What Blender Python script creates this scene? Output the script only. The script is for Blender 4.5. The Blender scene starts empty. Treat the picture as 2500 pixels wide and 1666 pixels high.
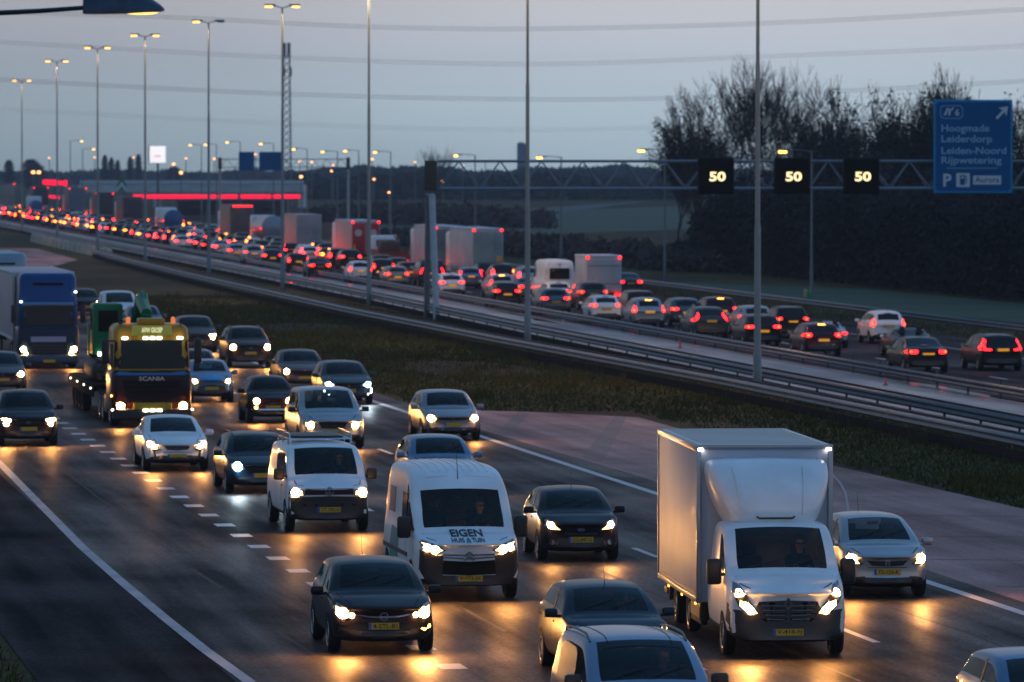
import bpy, bmesh, math, random
from mathutils import Vector, Matrix
from mathutils.bvhtree import BVHTree
from mathutils.geometry import delaunay_2d_cdt
random.seed(7)
C = bpy.context.scene
COL = C.collection
R_ = math.radians

# ------------------------------------------------------------------ camera
F = 200.0 / 36.0 * 2500.0          # focal length in pixels of the photograph
CAMZ = 8.4
K = 1.05                           # site survey unit
PITCH = math.atan(431.0 / F)
cd = bpy.data.cameras.new('camera'); cam = bpy.data.objects.new('camera', cd); COL.objects.link(cam)
cam.location = (0, 0, CAMZ); cam.rotation_euler = (R_(90) - PITCH, 0, 0)
cd.lens = 200; cd.sensor_width = 36; cd.sensor_fit = 'HORIZONTAL'
cd.clip_start = 0.5; cd.clip_end = 9000
cd.dof.use_dof = True; cd.dof.focus_distance = 101; cd.dof.aperture_fstop = 3.3; cd.dof.aperture_blades = 9
C.camera = cam
C.view_settings.view_transform = 'Standard'; C.view_settings.look = 'None'
C.view_settings.exposure = 0; C.view_settings.gamma = 1
C.cycles.use_denoising = True
C.cycles.use_light_tree = True
C.cycles.max_bounces = 6; C.cycles.transparent_max_bounces = 12
C.cycles.diffuse_bounces = 2; C.cycles.glossy_bounces = 3; C.cycles.volume_bounces = 0
C.cycles.sample_clamp_indirect = 3.0; C.cycles.caustics_reflective = False; C.cycles.caustics_refractive = False

# ------------------------------------------------------------------ sky at dusk
SUN_EL, SUN_ROT = R_(1.5), R_(60)
w = bpy.data.worlds.new('World'); C.world = w; w.use_nodes = True
nt = w.node_tree; nt.nodes.clear(); N = nt.nodes.new; Lk = nt.links.new
out = N('ShaderNodeOutputWorld'); bg = N('ShaderNodeBackground'); tc = N('ShaderNodeTexCoord')
sep = N('ShaderNodeSeparateXYZ'); Lk(tc.outputs['Generated'], sep.inputs[0])
ramp = N('ShaderNodeValToRGB'); mr = N('ShaderNodeMapRange')
mr.inputs['From Min'].default_value = -0.02; mr.inputs['From Max'].default_value = 1.0
Lk(sep.outputs['Z'], mr.inputs['Value'])
# stretch the low sky: square root of height
pw = N('ShaderNodeMath'); pw.operation = 'POWER'; pw.inputs[1].default_value = 0.5
Lk(mr.outputs[0], pw.inputs[0]); Lk(pw.outputs[0], ramp.inputs[0])
E = ramp.color_ramp.elements
E[0].position = 0.0; E[0].color = (.20, .26, .30, 1)
E[1].position = 1.0; E[1].color = (.095, .25, .50, 1)
for p, c in ((.14, (.42, .545, .62)), (.175, (.55, .665, .745)), (.20, (.60, .66, .74)), (.222, (.62, .625, .665)),
             (.30, (.42, .44, .50)), (.45, (.26, .31, .41)), (.7, (.13, .31, .58))):
    e = E.new(p); e.color = (*c, 1)
# brighter towards the right of the view, where the last light is
hx = N('ShaderNodeMapRange'); hx.interpolation_type = 'SMOOTHSTEP'
hx.inputs['From Min'].default_value = -0.11; hx.inputs['From Max'].default_value = 0.035
hx.inputs['To Min'].default_value = 0.66; hx.inputs['To Max'].default_value = 1.0
Lk(sep.outputs['X'], hx.inputs['Value'])
nz = N('ShaderNodeTexNoise'); nz.inputs['Scale'].default_value = 9; nz.inputs['Detail'].default_value = 4
mp = N('ShaderNodeMapping'); mp.inputs['Scale'].default_value = (1, 1, 5)
Lk(tc.outputs['Generated'], mp.inputs[0]); Lk(mp.outputs[0], nz.inputs['Vector'])
nr = N('ShaderNodeMapRange'); nr.inputs['To Min'].default_value = .9; nr.inputs['To Max'].default_value = 1.1
Lk(nz.outputs['Fac'], nr.inputs['Value'])
m1 = N('ShaderNodeMath'); m1.operation = 'MULTIPLY'; Lk(hx.outputs[0], m1.inputs[0]); Lk(nr.outputs[0], m1.inputs[1])
vm = N('ShaderNodeVectorMath'); vm.operation = 'SCALE'; Lk(ramp.outputs[0], vm.inputs[0]); Lk(m1.outputs[0], vm.inputs['Scale'])
sky = N('ShaderNodeTexSky'); sky.sky_type = 'NISHITA'; sky.sun_disc = False
sky.sun_elevation = SUN_EL; sky.sun_rotation = SUN_ROT; sky.dust_density = 3
sv = N('ShaderNodeVectorMath'); sv.operation = 'SCALE'; sv.inputs['Scale'].default_value = 0.05
Lk(sky.outputs[0], sv.inputs[0])
ad = N('ShaderNodeVectorMath'); ad.operation = 'ADD'; Lk(vm.outputs[0], ad.inputs[0]); Lk(sv.outputs[0], ad.inputs[1])
Lk(ad.outputs[0], bg.inputs['Color']); bg.inputs['Strength'].default_value = 1.0; Lk(bg.outputs[0], out.inputs[0])
w.cycles.sampling_method = 'MANUAL'; w.cycles.sample_map_resolution = 512
sd = bpy.data.lights.new('sun', 'SUN'); sd.energy = 0.04; sd.angle = R_(25); sd.color = (1, .86, .75)
so = bpy.data.objects.new('sun', sd); COL.objects.link(so); so.rotation_euler = (R_(70), 0, R_(-60))

# ------------------------------------------------------------------ geometry helpers
def ray(px, py):
    a = (px - 1250) / F; b = -(py - 833) / F
    return Vector((a, math.cos(PITCH) + b * math.sin(PITCH), -math.sin(PITCH) + b * math.cos(PITCH)))
def G(px, py, z=0.0):
    r = ray(px, py); k = (z - CAMZ) / r.z
    return Vector((r.x * k, r.y * k, z))
def A(px, py, Y):
    r = ray(px, py); k = Y / r.y
    return Vector((r.x * k, Y, CAMZ + r.z * k))
def RR(t, Y, z=0.0):                # right carriageway frame
    return Vector((K * (t - .145 * Y), K * Y, z))
def RL(t, Y, z=0.0):                # left carriageway frame
    return Vector((K * (t - .152 * Y), K * Y, z))

class MB:
    def __init__(s): s.v = []; s.f = []; s.m = []
    def add(s, vs, fs, mi=0):
        b = len(s.v); s.v += [Vector(q) for q in vs]
        s.f += [tuple(b + i for i in f) for f in fs]; s.m += [mi] * len(fs); return s
    def box(s, c, d, mi=0, M=None, taper=None):
        x, y, z = d[0] / 2, d[1] / 2, d[2] / 2; c = Vector(c)
        vs = [Vector((sx * x, sy * y, sz * z)) for sz in (-1, 1) for sy in (-1, 1) for sx in (-1, 1)]
        if taper: vs = [Vector((v.x * (taper[0] if v.z > 0 else 1), v.y * (taper[1] if v.z > 0 else 1), v.z)) for v in vs]
        if M is not None: vs = [M @ v for v in vs]
        return s.add([v + c for v in vs], [(0, 2, 3, 1), (4, 5, 7, 6), (0, 1, 5, 4), (2, 6, 7, 3), (0, 4, 6, 2), (1, 3, 7, 5)], mi)
    def rbox(s, c, d, r=.05, mi=0, seg=3, fn=None):
        bm = bmesh.new(); bmesh.ops.create_cube(bm, size=1)
        for v in bm.verts: v.co = Vector((v.co.x * d[0], v.co.y * d[1], v.co.z * d[2]))
        if fn:
            for v in bm.verts: v.co = Vector(fn(v.co))
        bmesh.ops.bevel(bm, geom=list(bm.edges), offset=r, segments=seg, profile=.5, affect='EDGES')
        c = Vector(c); s.add([v.co + c for v in bm.verts], [[v.index for v in f.verts] for f in bm.faces], mi); bm.free(); return s
    def tube(s, pts, r, n=8, mi=0, cap=True):
        pts = [Vector(p) for p in pts]; rs = r if isinstance(r, (list, tuple)) else [r] * len(pts)
        b = len(s.v)
        for i, p in enumerate(pts):
            t = (pts[min(i + 1, len(pts) - 1)] - pts[max(i - 1, 0)]).normalized()
            u = t.cross(Vector((0, 0, 1)) if abs(t.z) < .9 else Vector((1, 0, 0))).normalized(); vv = t.cross(u)
            for k in range(n):
                a = 2 * math.pi * k / n; s.v.append(p + (u * math.cos(a) + vv * math.sin(a)) * rs[i])
        for i in range(len(pts) - 1):
            for k in range(n):
                s.f.append((b + i * n + k, b + i * n + (k + 1) % n, b + (i + 1) * n + (k + 1) % n, b + (i + 1) * n + k)); s.m.append(mi)
        if cap:
            s.f.append(tuple(b + k for k in range(n))); s.m.append(mi)
            s.f.append(tuple(b + (len(pts) - 1) * n + k for k in range(n))[::-1]); s.m.append(mi)
        return s
    def lathe(s, prof, c, axis='y', n=24, mi=0):      # prof: (radius, offset along axis)
        b = len(s.v); c = Vector(c)
        for r, h in prof:
            for k in range(n):
                a = 2 * math.pi * k / n; p = (r * math.cos(a), r * math.sin(a))
                s.v.append(c + Vector({'y': (p[0], h, p[1]), 'z': (p[0], p[1], h), 'x': (h, p[0], p[1])}[axis]))
        for i in range(len(prof) - 1):
            for k in range(n):
                s.f.append((b + i * n + k, b + i * n + (k + 1) % n, b + (i + 1) * n + (k + 1) % n, b + (i + 1) * n + k)); s.m.append(mi)
        return s
    def quad(s, a, b, c, d, mi=0): return s.add([a, b, c, d], [(0, 1, 2, 3)], mi)
    def mesh(s, name, mats, smooth=35):
        me = bpy.data.meshes.new(name); me.from_pydata([tuple(v) for v in s.v], [], s.f)
        for m in mats: me.materials.append(m)
        me.polygons.foreach_set('material_index', s.m); me.update()
        if smooth:
            me.polygons.foreach_set('use_smooth', [True] * len(me.polygons)); me.set_sharp_from_angle(angle=R_(smooth))
        return me
def link(name, me, parent=None):
    o = bpy.data.objects.new(name, me); COL.objects.link(o)
    if parent is not None: o.parent = parent
    return o
def obj(name, mb, mats, parent=None, smooth=35):
    return link(name, mb.mesh(name, mats if isinstance(mats, (list, tuple)) else [mats], smooth), parent)
def empty(name, loc=(0, 0, 0), rz=0):
    o = bpy.data.objects.new(name, None); COL.objects.link(o); o.location = loc; o.rotation_euler = (0, 0, rz); o.empty_display_size = .3
    return o
def tag(o, label=None, cat=None, group=None, kind=None):
    if label: o['label'] = label
    if cat: o['category'] = cat
    if group: o['group'] = group
    if kind: o['kind'] = kind
    return o
def copy_tree(o, parent=None):
    c = o.copy(); COL.objects.link(c); c.parent = parent
    for ch in list(o.children): copy_tree(ch, c)
    return c

# ------------------------------------------------------------------ materials
MC = {}
def mat(name, col, rough=.5, metal=0, spec=.5, coat=0, emit=None, es=0, noise=0, nscale=5, bump=0, bscale=20, samp=None):
    if name in MC: return MC[name]
    m = bpy.data.materials.new(name); m.use_nodes = True; t = m.node_tree; b = t.nodes['Principled BSDF']
    b.inputs['Base Color'].default_value = (*col, 1); b.inputs['Roughness'].default_value = rough
    b.inputs['Metallic'].default_value = metal; b.inputs['Specular IOR Level'].default_value = spec
    b.inputs['Coat Weight'].default_value = coat; b.inputs['Coat Roughness'].default_value = .06
    if emit: b.inputs['Emission Color'].default_value = (*emit, 1); b.inputs['Emission Strength'].default_value = es
    if noise or bump:
        g = t.nodes.new('ShaderNodeTexCoord')
    if noise:
        n = t.nodes.new('ShaderNodeTexNoise'); n.inputs['Scale'].default_value = nscale; n.inputs['Detail'].default_value = 6
        t.links.new(g.outputs['Object'], n.inputs['Vector'])
        r = t.nodes.new('ShaderNodeMapRange'); r.inputs['From Min'].default_value = .3; r.inputs['From Max'].default_value = .7
        r.inputs['To Min'].default_value = 1 - noise; r.inputs['To Max'].default_value = 1 + noise
        t.links.new(n.outputs['Fac'], r.inputs['Value'])
        h = t.nodes.new('ShaderNodeVectorMath'); h.operation = 'SCALE'; h.inputs[0].default_value = col
        t.links.new(r.outputs[0], h.inputs['Scale']); t.links.new(h.outputs[0], b.inputs['Base Color'])
    if bump:
        n2 = t.nodes.new('ShaderNodeTexNoise'); n2.inputs['Scale'].default_value = bscale; n2.inputs['Detail'].default_value = 4
        t.links.new(g.outputs['Object'], n2.inputs['Vector'])
        bp = t.nodes.new('ShaderNodeBump'); bp.inputs['Strength'].default_value = bump; bp.inputs['Distance'].default_value = .02
        t.links.new(n2.outputs['Fac'], bp.inputs['Height']); t.links.new(bp.outputs[0], b.inputs['Normal'])
    if emit is not None and samp: m.cycles.emission_sampling = samp
    MC[name] = m; return m
def road_mat(name, col, rough, rvar, streak=0.25, spec=.4, patch=None, gloss=None):
    m = bpy.data.materials.new(name); m.use_nodes = True; t = m.node_tree; b = t.nodes['Principled BSDF']; N = t.nodes.new; L = t.links.new
    g = N('ShaderNodeTexCoord'); mq = N('ShaderNodeMapping'); mq.inputs['Rotation'].default_value = (0, 0, R_(-8.6)); L(g.outputs['Object'], mq.inputs[0])
    mp = N('ShaderNodeMapping'); mp.inputs['Scale'].default_value = (1.1, .05, 1); L(mq.outputs[0], mp.inputs[0])
    n1 = N('ShaderNodeTexNoise'); n1.inputs['Scale'].default_value = 1.0; n1.inputs['Detail'].default_value = 5; L(mp.outputs[0], n1.inputs['Vector'])
    n2 = N('ShaderNodeTexNoise'); n2.inputs['Scale'].default_value = .11; n2.inputs['Detail'].default_value = 5; L(g.outputs['Object'], n2.inputs['Vector'])
    n3 = N('ShaderNodeTexNoise'); n3.inputs['Scale'].default_value = 14; n3.inputs['Detail'].default_value = 3; L(g.outputs['Object'], n3.inputs['Vector'])
    a = N('ShaderNodeMath'); a.operation = 'ADD'; L(n1.outputs['Fac'], a.inputs[0]); L(n2.outputs['Fac'], a.inputs[1])
    r = N('ShaderNodeMapRange'); r.inputs['From Min'].default_value = .75; r.inputs['From Max'].default_value = 1.25
    r.inputs['To Min'].default_value = 1 - streak; r.inputs['To Max'].default_value = 1 + streak; L(a.outputs[0], r.inputs['Value'])
    r3 = N('ShaderNodeMapRange'); r3.inputs['From Min'].default_value = .3; r3.inputs['From Max'].default_value = .7; r3.inputs['To Min'].default_value = .7; r3.inputs['To Max'].default_value = 1.3; L(n3.outputs['Fac'], r3.inputs['Value'])
    mu = N('ShaderNodeMath'); mu.operation = 'MULTIPLY'; L(r.outputs[0], mu.inputs[0]); L(r3.outputs[0], mu.inputs[1])
    s = N('ShaderNodeVectorMath'); s.operation = 'SCALE'; s.inputs[0].default_value = col; L(mu.outputs[0], s.inputs['Scale']); L(s.outputs[0], b.inputs['Base Color'])
    r2 = N('ShaderNodeMapRange'); r2.inputs['From Min'].default_value = .7; r2.inputs['From Max'].default_value = 1.3
    r2.inputs['To Min'].default_value = rough + rvar; r2.inputs['To Max'].default_value = rough - rvar; L(a.outputs[0], r2.inputs['Value']); L(r2.outputs[0], b.inputs['Roughness'])
    b.inputs['Specular IOR Level'].default_value = spec
    n4 = N('ShaderNodeTexNoise'); n4.inputs['Scale'].default_value = 30; n4.inputs['Detail'].default_value = 2; L(g.outputs['Object'], n4.inputs['Vector'])
    bp = N('ShaderNodeBump'); bp.inputs['Strength'].default_value = .5; bp.inputs['Distance'].default_value = .006; L(n4.outputs['Fac'], bp.inputs['Height']); L(bp.outputs[0], b.inputs['Normal'])
    if gloss:      # porous asphalt: a dull base with a thin even film of water
        df = N('ShaderNodeBsdfDiffuse'); gg = N('ShaderNodeBsdfGlossy'); mx = N('ShaderNodeMixShader'); L(s.outputs[0], df.inputs[0]); gg.inputs['Color'].default_value = (1, .90, .84, 1); L(r2.outputs[0], gg.inputs['Roughness']); L(bp.outputs[0], gg.inputs['Normal']); L(bp.outputs[0], df.inputs['Normal'])
        gf = N('ShaderNodeMapRange'); gf.inputs['From Min'].default_value = .8; gf.inputs['From Max'].default_value = 1.25; gf.inputs['To Min'].default_value = gloss * .45; gf.inputs['To Max'].default_value = gloss * 1.6; L(a.outputs[0], gf.inputs['Value']); gm2 = N('ShaderNodeMath'); gm2.operation = 'MULTIPLY'; L(gf.outputs[0], gm2.inputs[0]); L(r3.outputs[0], gm2.inputs[1]); L(gm2.outputs[0], mx.inputs[0])
        L(df.outputs[0], mx.inputs[1]); L(gg.outputs[0], mx.inputs[2]); o_ = [q for q in t.nodes if q.type == 'OUTPUT_MATERIAL'][0]; L(mx.outputs[0], o_.inputs['Surface']); t.nodes.remove(b)
    MC[name] = m; return m
def glass_mat(name, tint, refl=.04):
    m = bpy.data.materials.new(name); m.use_nodes = True; t = m.node_tree; t.nodes.clear(); N = t.nodes.new; L = t.links.new
    o = N('ShaderNodeOutputMaterial'); tr = N('ShaderNodeBsdfTransparent'); tr.inputs[0].default_value = (*tint, 1)
    gl = N('ShaderNodeBsdfGlossy'); gl.inputs['Roughness'].default_value = .04; gl.inputs['Color'].default_value = (.50, .58, .62, 1)
    fr = N('ShaderNodeFresnel'); fr.inputs['IOR'].default_value = 1.45; mx = N('ShaderNodeMixShader')
    L(fr.outputs[0], mx.inputs[0]); L(tr.outputs[0], mx.inputs[1]); L(gl.outputs[0], mx.inputs[2]); L(mx.outputs[0], o.inputs[0])
    MC[name] = m; return m
GLASS = glass_mat('car_glass', (.52, .60, .60))
DGLASS = mat('dark_glass', (.006, .010, .012), .08, spec=.25)
BLACK = mat('black_plastic', (.012, .012, .013), .45)
MATTE = mat('matte_black', (.006, .006, .006), .8, spec=.2)
TYRE = mat('tyre_rubber', (.012, .012, .012), .75, spec=.3)
RIM = mat('alloy_rim', (.35, .36, .38), .3, .9)
CHROME = mat('chrome', (.7, .72, .75), .12, 1)
LENS = mat('clear_lens', (.35, .36, .38), .12, .6, coat=1)
HOUS = mat('lamp_housing', (.16, .16, .17), .15, .8, coat=1)
WARM = (1, .50, .15); WHITE_HOT = (1, .45, .11)
HL = mat('headlight_glow', (.8, .8, .8), .2, emit=WARM, es=5, samp='NONE')
HC = mat('headlight_core', (.8, .8, .8), .2, emit=WHITE_HOT, es=600, samp='FRONT')
XL = mat('xenon_glow', (.8, .8, .8), .2, emit=(.45, .75, 1), es=5, samp='NONE')
XC = mat('xenon_core', (.8, .8, .8), .2, emit=(.6, .85, 1), es=520, samp='FRONT')
REDF = mat('far_tail_glow', (.5, .01, .01), .2, emit=(1, .006, .008), es=55, samp='NONE')
REDHF = mat('far_brake_glow', (.5, .01, .01), .2, emit=(1, .09, .006), es=60, samp='NONE')
AMBER = mat('amber_lamp', (.7, .3, .05), .2, emit=(1, .42, .06), es=22, samp='NONE')
REDOFF = mat('red_lens', (.30, .01, .012), .15, coat=1)
RED = mat('tail_glow', (.5, .01, .01), .2, emit=(1, .006, .008), es=12, samp='NONE')
REDHOT = mat('brake_glow', (.5, .01, .01), .2, emit=(1, .04, .008), es=12, samp='NONE')
REDCORE = mat('brake_core', (.5, .1, .01), .2, emit=(1, .34, .04), es=12, samp='NONE')
PLATE = mat('plate_yellow', (.62, .36, .02), .4)
PLATE_GLOW = mat('plate_yellow_glow', (.62, .36, .02), .4, emit=(1, .38, .01), es=.45, samp='NONE')  # plate lamp light put into the plate itself as a weak glow
PLATEB = mat('plate_blue', (.02, .08, .45), .4)
INK = mat('plate_ink', (.01, .01, .01), .5)
SEAT = mat('seat_fabric', (.02, .02, .022), .8)
SKIN = mat('skin', (.45, .25, .17), .55)
STEEL = mat('galvanised_steel', (.13, .14, .16), .40, .45, noise=.18, nscale=3)
POLE = mat('pole_paint', (.10, .15, .18), .45, .4, noise=.1, nscale=2)
def paint(name, col, metal=.25, rough=.28, dirt=.12):
    return mat('paint_' + name, col, rough, metal, coat=.25 if sum(col) > .4 else .10, noise=dirt, nscale=1.2, spec=.3 if sum(col) > .4 else .18)

# 2D helpers
TX = {}
def text2d(s, size, bold=0.0, width=None):
    key = (s, bold)
    if key not in TX:
        cu = bpy.data.curves.new('t', 'FONT'); cu.body = s; cu.size = 1; cu.align_x = 'CENTER'; cu.align_y = 'CENTER'; cu.offset = bold
        cu.resolution_u = 3
        o = bpy.data.objects.new('t', cu); COL.objects.link(o); dg = bpy.context.evaluated_depsgraph_get(); dg.update()
        me = o.evaluated_get(dg).to_mesh(); vs = [(v.co.x, v.co.y) for v in me.vertices]; fs = [tuple(p.vertices) for p in me.polygons]
        o.evaluated_get(dg).to_mesh_clear(); bpy.data.objects.remove(o); bpy.data.curves.remove(cu)
        x0 = min(v[0] for v in vs); x1 = max(v[0] for v in vs); y0 = min(v[1] for v in vs); y1 = max(v[1] for v in vs)
        TX[key] = ([(v[0] - (x0 + x1) / 2, v[1] - (y0 + y1) / 2) for v in vs], fs, x1 - x0, y1 - y0)
    vs, fs, wd, ht = TX[key]
    sx = (width / wd) if width else size
    return [(v[0] * sx, v[1] * size) for v in vs], fs
def inside(p, poly):
    x, y = p; r = False; n = len(poly)
    for i in range(n):
        a, b = poly[i], poly[(i + 1) % n]
        if (a[1] > y) != (b[1] > y) and x < (b[0] - a[0]) * (y - a[1]) / (b[1] - a[1]) + a[0]: r = not r
    return r
def fill(poly, g=.07):
    pts = []
    for i in range(len(poly)):
        a, b = Vector(poly[i]), Vector(poly[(i + 1) % len(poly)]); n = max(1, int((b - a).length / g))
        for k in range(n): pts.append(tuple(a.lerp(b, k / n)))
    nb = len(pts); x0 = min(p[0] for p in pts); x1 = max(p[0] for p in pts); y0 = min(p[1] for p in pts); y1 = max(p[1] for p in pts)
    ix = int((x1 - x0) / g) + 1; iy = int((y1 - y0) / g) + 1
    for i in range(ix):
        for j in range(iy):
            p = (x0 + (i + .5) * (x1 - x0) / ix, y0 + (j + .5) * (y1 - y0) / iy)
            if inside(p, poly) and min((Vector(p) - Vector(q)).length for q in pts[:nb]) > g * .35: pts.append(p)
    r = delaunay_2d_cdt([Vector(p) for p in pts], [], [list(range(nb))], 1, 1e-6)
    return [tuple(v) for v in r[0]], [tuple(f) for f in r[2]]
def circ(cx, cy, r, n=16, ry=None): return [(cx + r * math.cos(2 * math.pi * k / n), cy + (ry or r) * math.sin(2 * math.pi * k / n)) for k in range(n)]
def mir(p): return [(-a, b) for a, b in p][::-1]
def ribbon(pts, wd):
    a = []; b = []
    for i, p in enumerate(pts):
        t = (Vector(pts[min(i + 1, len(pts) - 1)]) - Vector(pts[max(0, i - 1)])).normalized(); n = Vector((-t.y, t.x)) * wd / 2
        a.append(tuple(Vector(p) + n)); b.append(tuple(Vector(p) - n))
    return a + b[::-1]
DIRS = {'front': (Vector((-1, 0, 0)), lambda u, v: Vector((30, u, v))), 'rear': (Vector((1, 0, 0)), lambda u, v: Vector((-30, -u, v))),
        'left': (Vector((0, -1, 0)), lambda u, v: Vector((u, 30, v))), 'right': (Vector((0, 1, 0)), lambda u, v: Vector((u, -30, v))),
        'top': (Vector((0, 0, -1)), lambda u, v: Vector((u, v, 30)))}
def project(bvh, vs, fs, side, off, mb=None, mi=0, skirt=True):
    d, fn = DIRS[side]; out = []
    for u, v in vs:
        o = fn(u, v); h = bvh.ray_cast(o, d)
        if h[0] is None:
            h = bvh.find_nearest(o + d * (30 - (1.5 if side in ('front', 'rear') else .7)))
            nrm = h[1] if h[1].dot(d) < 0 else -h[1]
            out.append(h[0] + nrm * off); continue
        nrm = h[1] if h[1].dot(d) < 0 else -h[1]
        out.append(h[0] + (nrm - d).normalized() * off)
    mb = mb or MB()
    # orient faces against d
    fs2 = []
    for f in fs:
        a, b, c = out[f[0]], out[f[1]], out[f[2]]
        fs2.append(f if (b - a).cross(c - a).dot(d) < 0 else f[::-1])
    if skirt:
        cnt = {}
        for f in fs2:
            for i in range(len(f)): cnt.setdefault(frozenset((f[i], f[(i + 1) % len(f)])), []).append((f[i], f[(i + 1) % len(f)]))
        n = len(out); ex = {}; allv = list(out); extra = []
        for kx, es in cnt.items():
            if len(es) == 1:
                a, b = es[0]
                for q in (a, b):
                    if q not in ex: ex[q] = len(allv); allv.append(out[q] + d * (off + .012))
                extra.append((b, a, ex[a], ex[b]))
        mb.add(allv, fs2 + extra, mi)
    else: mb.add(out, fs2, mi)
    return mb
# ------------------------------------------------------------------ ground, roads, markings
def ground_mat():
    m = bpy.data.materials.new('field_grass'); m.use_nodes = True; t = m.node_tree; b = t.nodes['Principled BSDF']; N = t.nodes.new; L = t.links.new
    g = N('ShaderNodeTexCoord')
    n1 = N('ShaderNodeTexNoise'); n1.inputs['Scale'].default_value = .035; n1.inputs['Detail'].default_value = 6; L(g.outputs['Object'], n1.inputs['Vector'])
    n2 = N('ShaderNodeTexNoise'); n2.inputs['Scale'].default_value = 1.1; n2.inputs['Detail'].default_value = 8; L(g.outputs['Object'], n2.inputs['Vector'])
    a = N('ShaderNodeMath'); a.operation = 'ADD'; L(n1.outputs['Fac'], a.inputs[0]); L(n2.outputs['Fac'], a.inputs[1])
    r = N('ShaderNodeValToRGB'); h = N('ShaderNodeMath'); h.operation = 'MULTIPLY'; h.inputs[1].default_value = .5; L(a.outputs[0], h.inputs[0]); L(h.outputs[0], r.inputs[0])
    e = r.color_ramp.elements; e[0].position = .36; e[0].color = (.026, .018, .005, 1); e[1].position = .62; e[1].color = (.085, .066, .012, 1)
    q = e.new(.48); q.color = (.048, .038, .008, 1)
    n3 = N('ShaderNodeTexNoise'); n3.inputs['Scale'].default_value = .09; n3.inputs['Detail'].default_value = 3; L(g.outputs['Object'], n3.inputs['Vector'])
    r3 = N('ShaderNodeMapRange'); r3.inputs['From Min'].default_value = .42; r3.inputs['From Max'].default_value = .6; L(n3.outputs['Fac'], r3.inputs['Value'])
    mx = N('ShaderNodeMix'); mx.data_type = 'RGBA'; L(r3.outputs[0], mx.inputs[0]); L(r.outputs[0], mx.inputs[6])
    sc = N('ShaderNodeVectorMath'); sc.operation = 'MULTIPLY'; sc.inputs[1].default_value = (.62, .42, .75); L(r.outputs[0], sc.inputs[0]); L(sc.outputs[0], mx.inputs[7])
    L(mx.outputs[2], b.inputs['Base Color']); b.inputs['Roughness'].default_value = .9; b.inputs['Specular IOR Level'].default_value = .15
    bp = N('ShaderNodeBump'); bp.inputs['Strength'].default_value = .8; bp.inputs['Distance'].default_value = .12; L(n2.outputs['Fac'], bp.inputs['Height']); L(bp.outputs[0], b.inputs['Normal'])
    return m
GM = ground_mat()
gm = MB().quad((-1800, -60, 0), (1800, -60, 0), (1800, 2640, 0), (-1800, 2640, 0))
tag(obj('ground', gm, GM, smooth=0), kind='structure')
def strip(name, pts0, pts1, z, m, seg=1):
    mb = MB()
    for i in range(len(pts0) - 1):
        mb.quad(*[(p.x, p.y, z) for p in (pts0[i], pts1[i], pts1[i + 1], pts0[i + 1])])
    o = obj(name, mb, m, smooth=0)
    if name in MC.get('_setting', ()) or name.split('.')[0] in ('road', 'pavement', 'field'): tag(o, kind='structure')
    return o
ASPH = road_mat('wet_asphalt', (.020, .0135, .0135), .44, .05, .45, gloss=.125)
ASPH2 = road_mat('asphalt_right', (.022, .021, .026), .45, .06, .3, gloss=.05)
WETL = road_mat('wet_service_road', (.085, .085, .115), .36, .12, .5, .5)
PINK = road_mat('pinkish_paving', (.31, .155, .145), .6, .1, .45, .12)
PAINTW = mat('road_paint', (.50, .47, .50), .5, noise=.12, nscale=1.5)
PAINTJ = mat('road_paint_worn', (.34, .33, .37), .5, noise=.3, nscale=.7)
tag(strip('road', [RL(6.0, y) for y in (55, 900)], [RL(25.45, y) for y in (55, 900)], .02, ASPH), kind='structure')
SHLD = road_mat('shoulder_asphalt', (.016, .013, .015), .50, .05, .4, gloss=.045)
tag(strip('road', [RL(6.0, y) for y in (55, 160)], [RL(9.05, y) for y in (55, 160)], .024, SHLD), kind='structure')
tag(strip('road', [RR(39.5, y) for y in (100, 980)], [RR(44.7, y) for y in (100, 980)], .02, WETL), kind='structure')
tag(strip('road', [RR(44.95, y) for y in (100, 980)], [RR(58.2, y) for y in (100, 980)], .02, ASPH2), kind='structure')
# pinkish paved bays next to the left carriageway
def poly(name, pts, z, m):
    o = obj(name, MB().add([(p.x, p.y, z) for p in pts], [tuple(range(len(pts)))]), m, smooth=0); return tag(o, kind='structure')
poly('pavement', [G(1160, 1047), G(1582, 1172), G(2250, 1391), G(2500, 1474), G(2900, 1630), G(2900, 1345), G(2500, 1245), G(2025, 1137), G(1640, 1044), G(1560, 1021), G(1300, 1008), G(1165, 1004)], .024, PINK)
WETD = road_mat('damp_paving', (.16, .085, .085), .5, .1, .2, .12)
for a, b, c, d in (((1262, 1010), (1292, 1011), (1245, 1068), (1212, 1062)), ((1500, 1020), (1530, 1021), (1470, 1132), (1420, 1118)), ((2035, 1145), (2075, 1155), (2120, 1230), (2060, 1222))):
    poly('pavement', [G(*a), G(*b), G(*c), G(*d)], .028, WETD)
poly('pavement', [G(-60, 607), G(90, 608), G(190, 635), G(130, 652), G(60, 655), G(-60, 657)], .022, PINK)
JNT = mat('paving_joint', (.05, .035, .038), .8, spec=.1); jm = MB()
for k in range(11):
    y = 100 + k * 7.4; a = RL(25.5, y); b = RL(31.1, y - .8); d_ = (b - a).normalized(); n_ = Vector((-d_.y, d_.x, 0)) * .03
    jm.quad(*[(q.x, q.y, .027) for q in (a - n_, b - n_, b + n_, a + n_)])
cpts = [G(2030, 1160), G(2050, 1180), G(2064, 1205), G(2070, 1240), G(2072, 1262)]
tag(obj('pavement', jm, JNT, smooth=0), kind='structure')
cm = MB()
for k in range(4): cm.quad(*[(q.x + dx, q.y, .0285) for q, dx in ((cpts[k], -.03), (cpts[k + 1], -.03), (cpts[k + 1], .03), (cpts[k], .03))])
tag(obj('pavement', cm, mat('crack_pale', (.45, .33, .33), .8), smooth=0), kind='structure')
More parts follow.
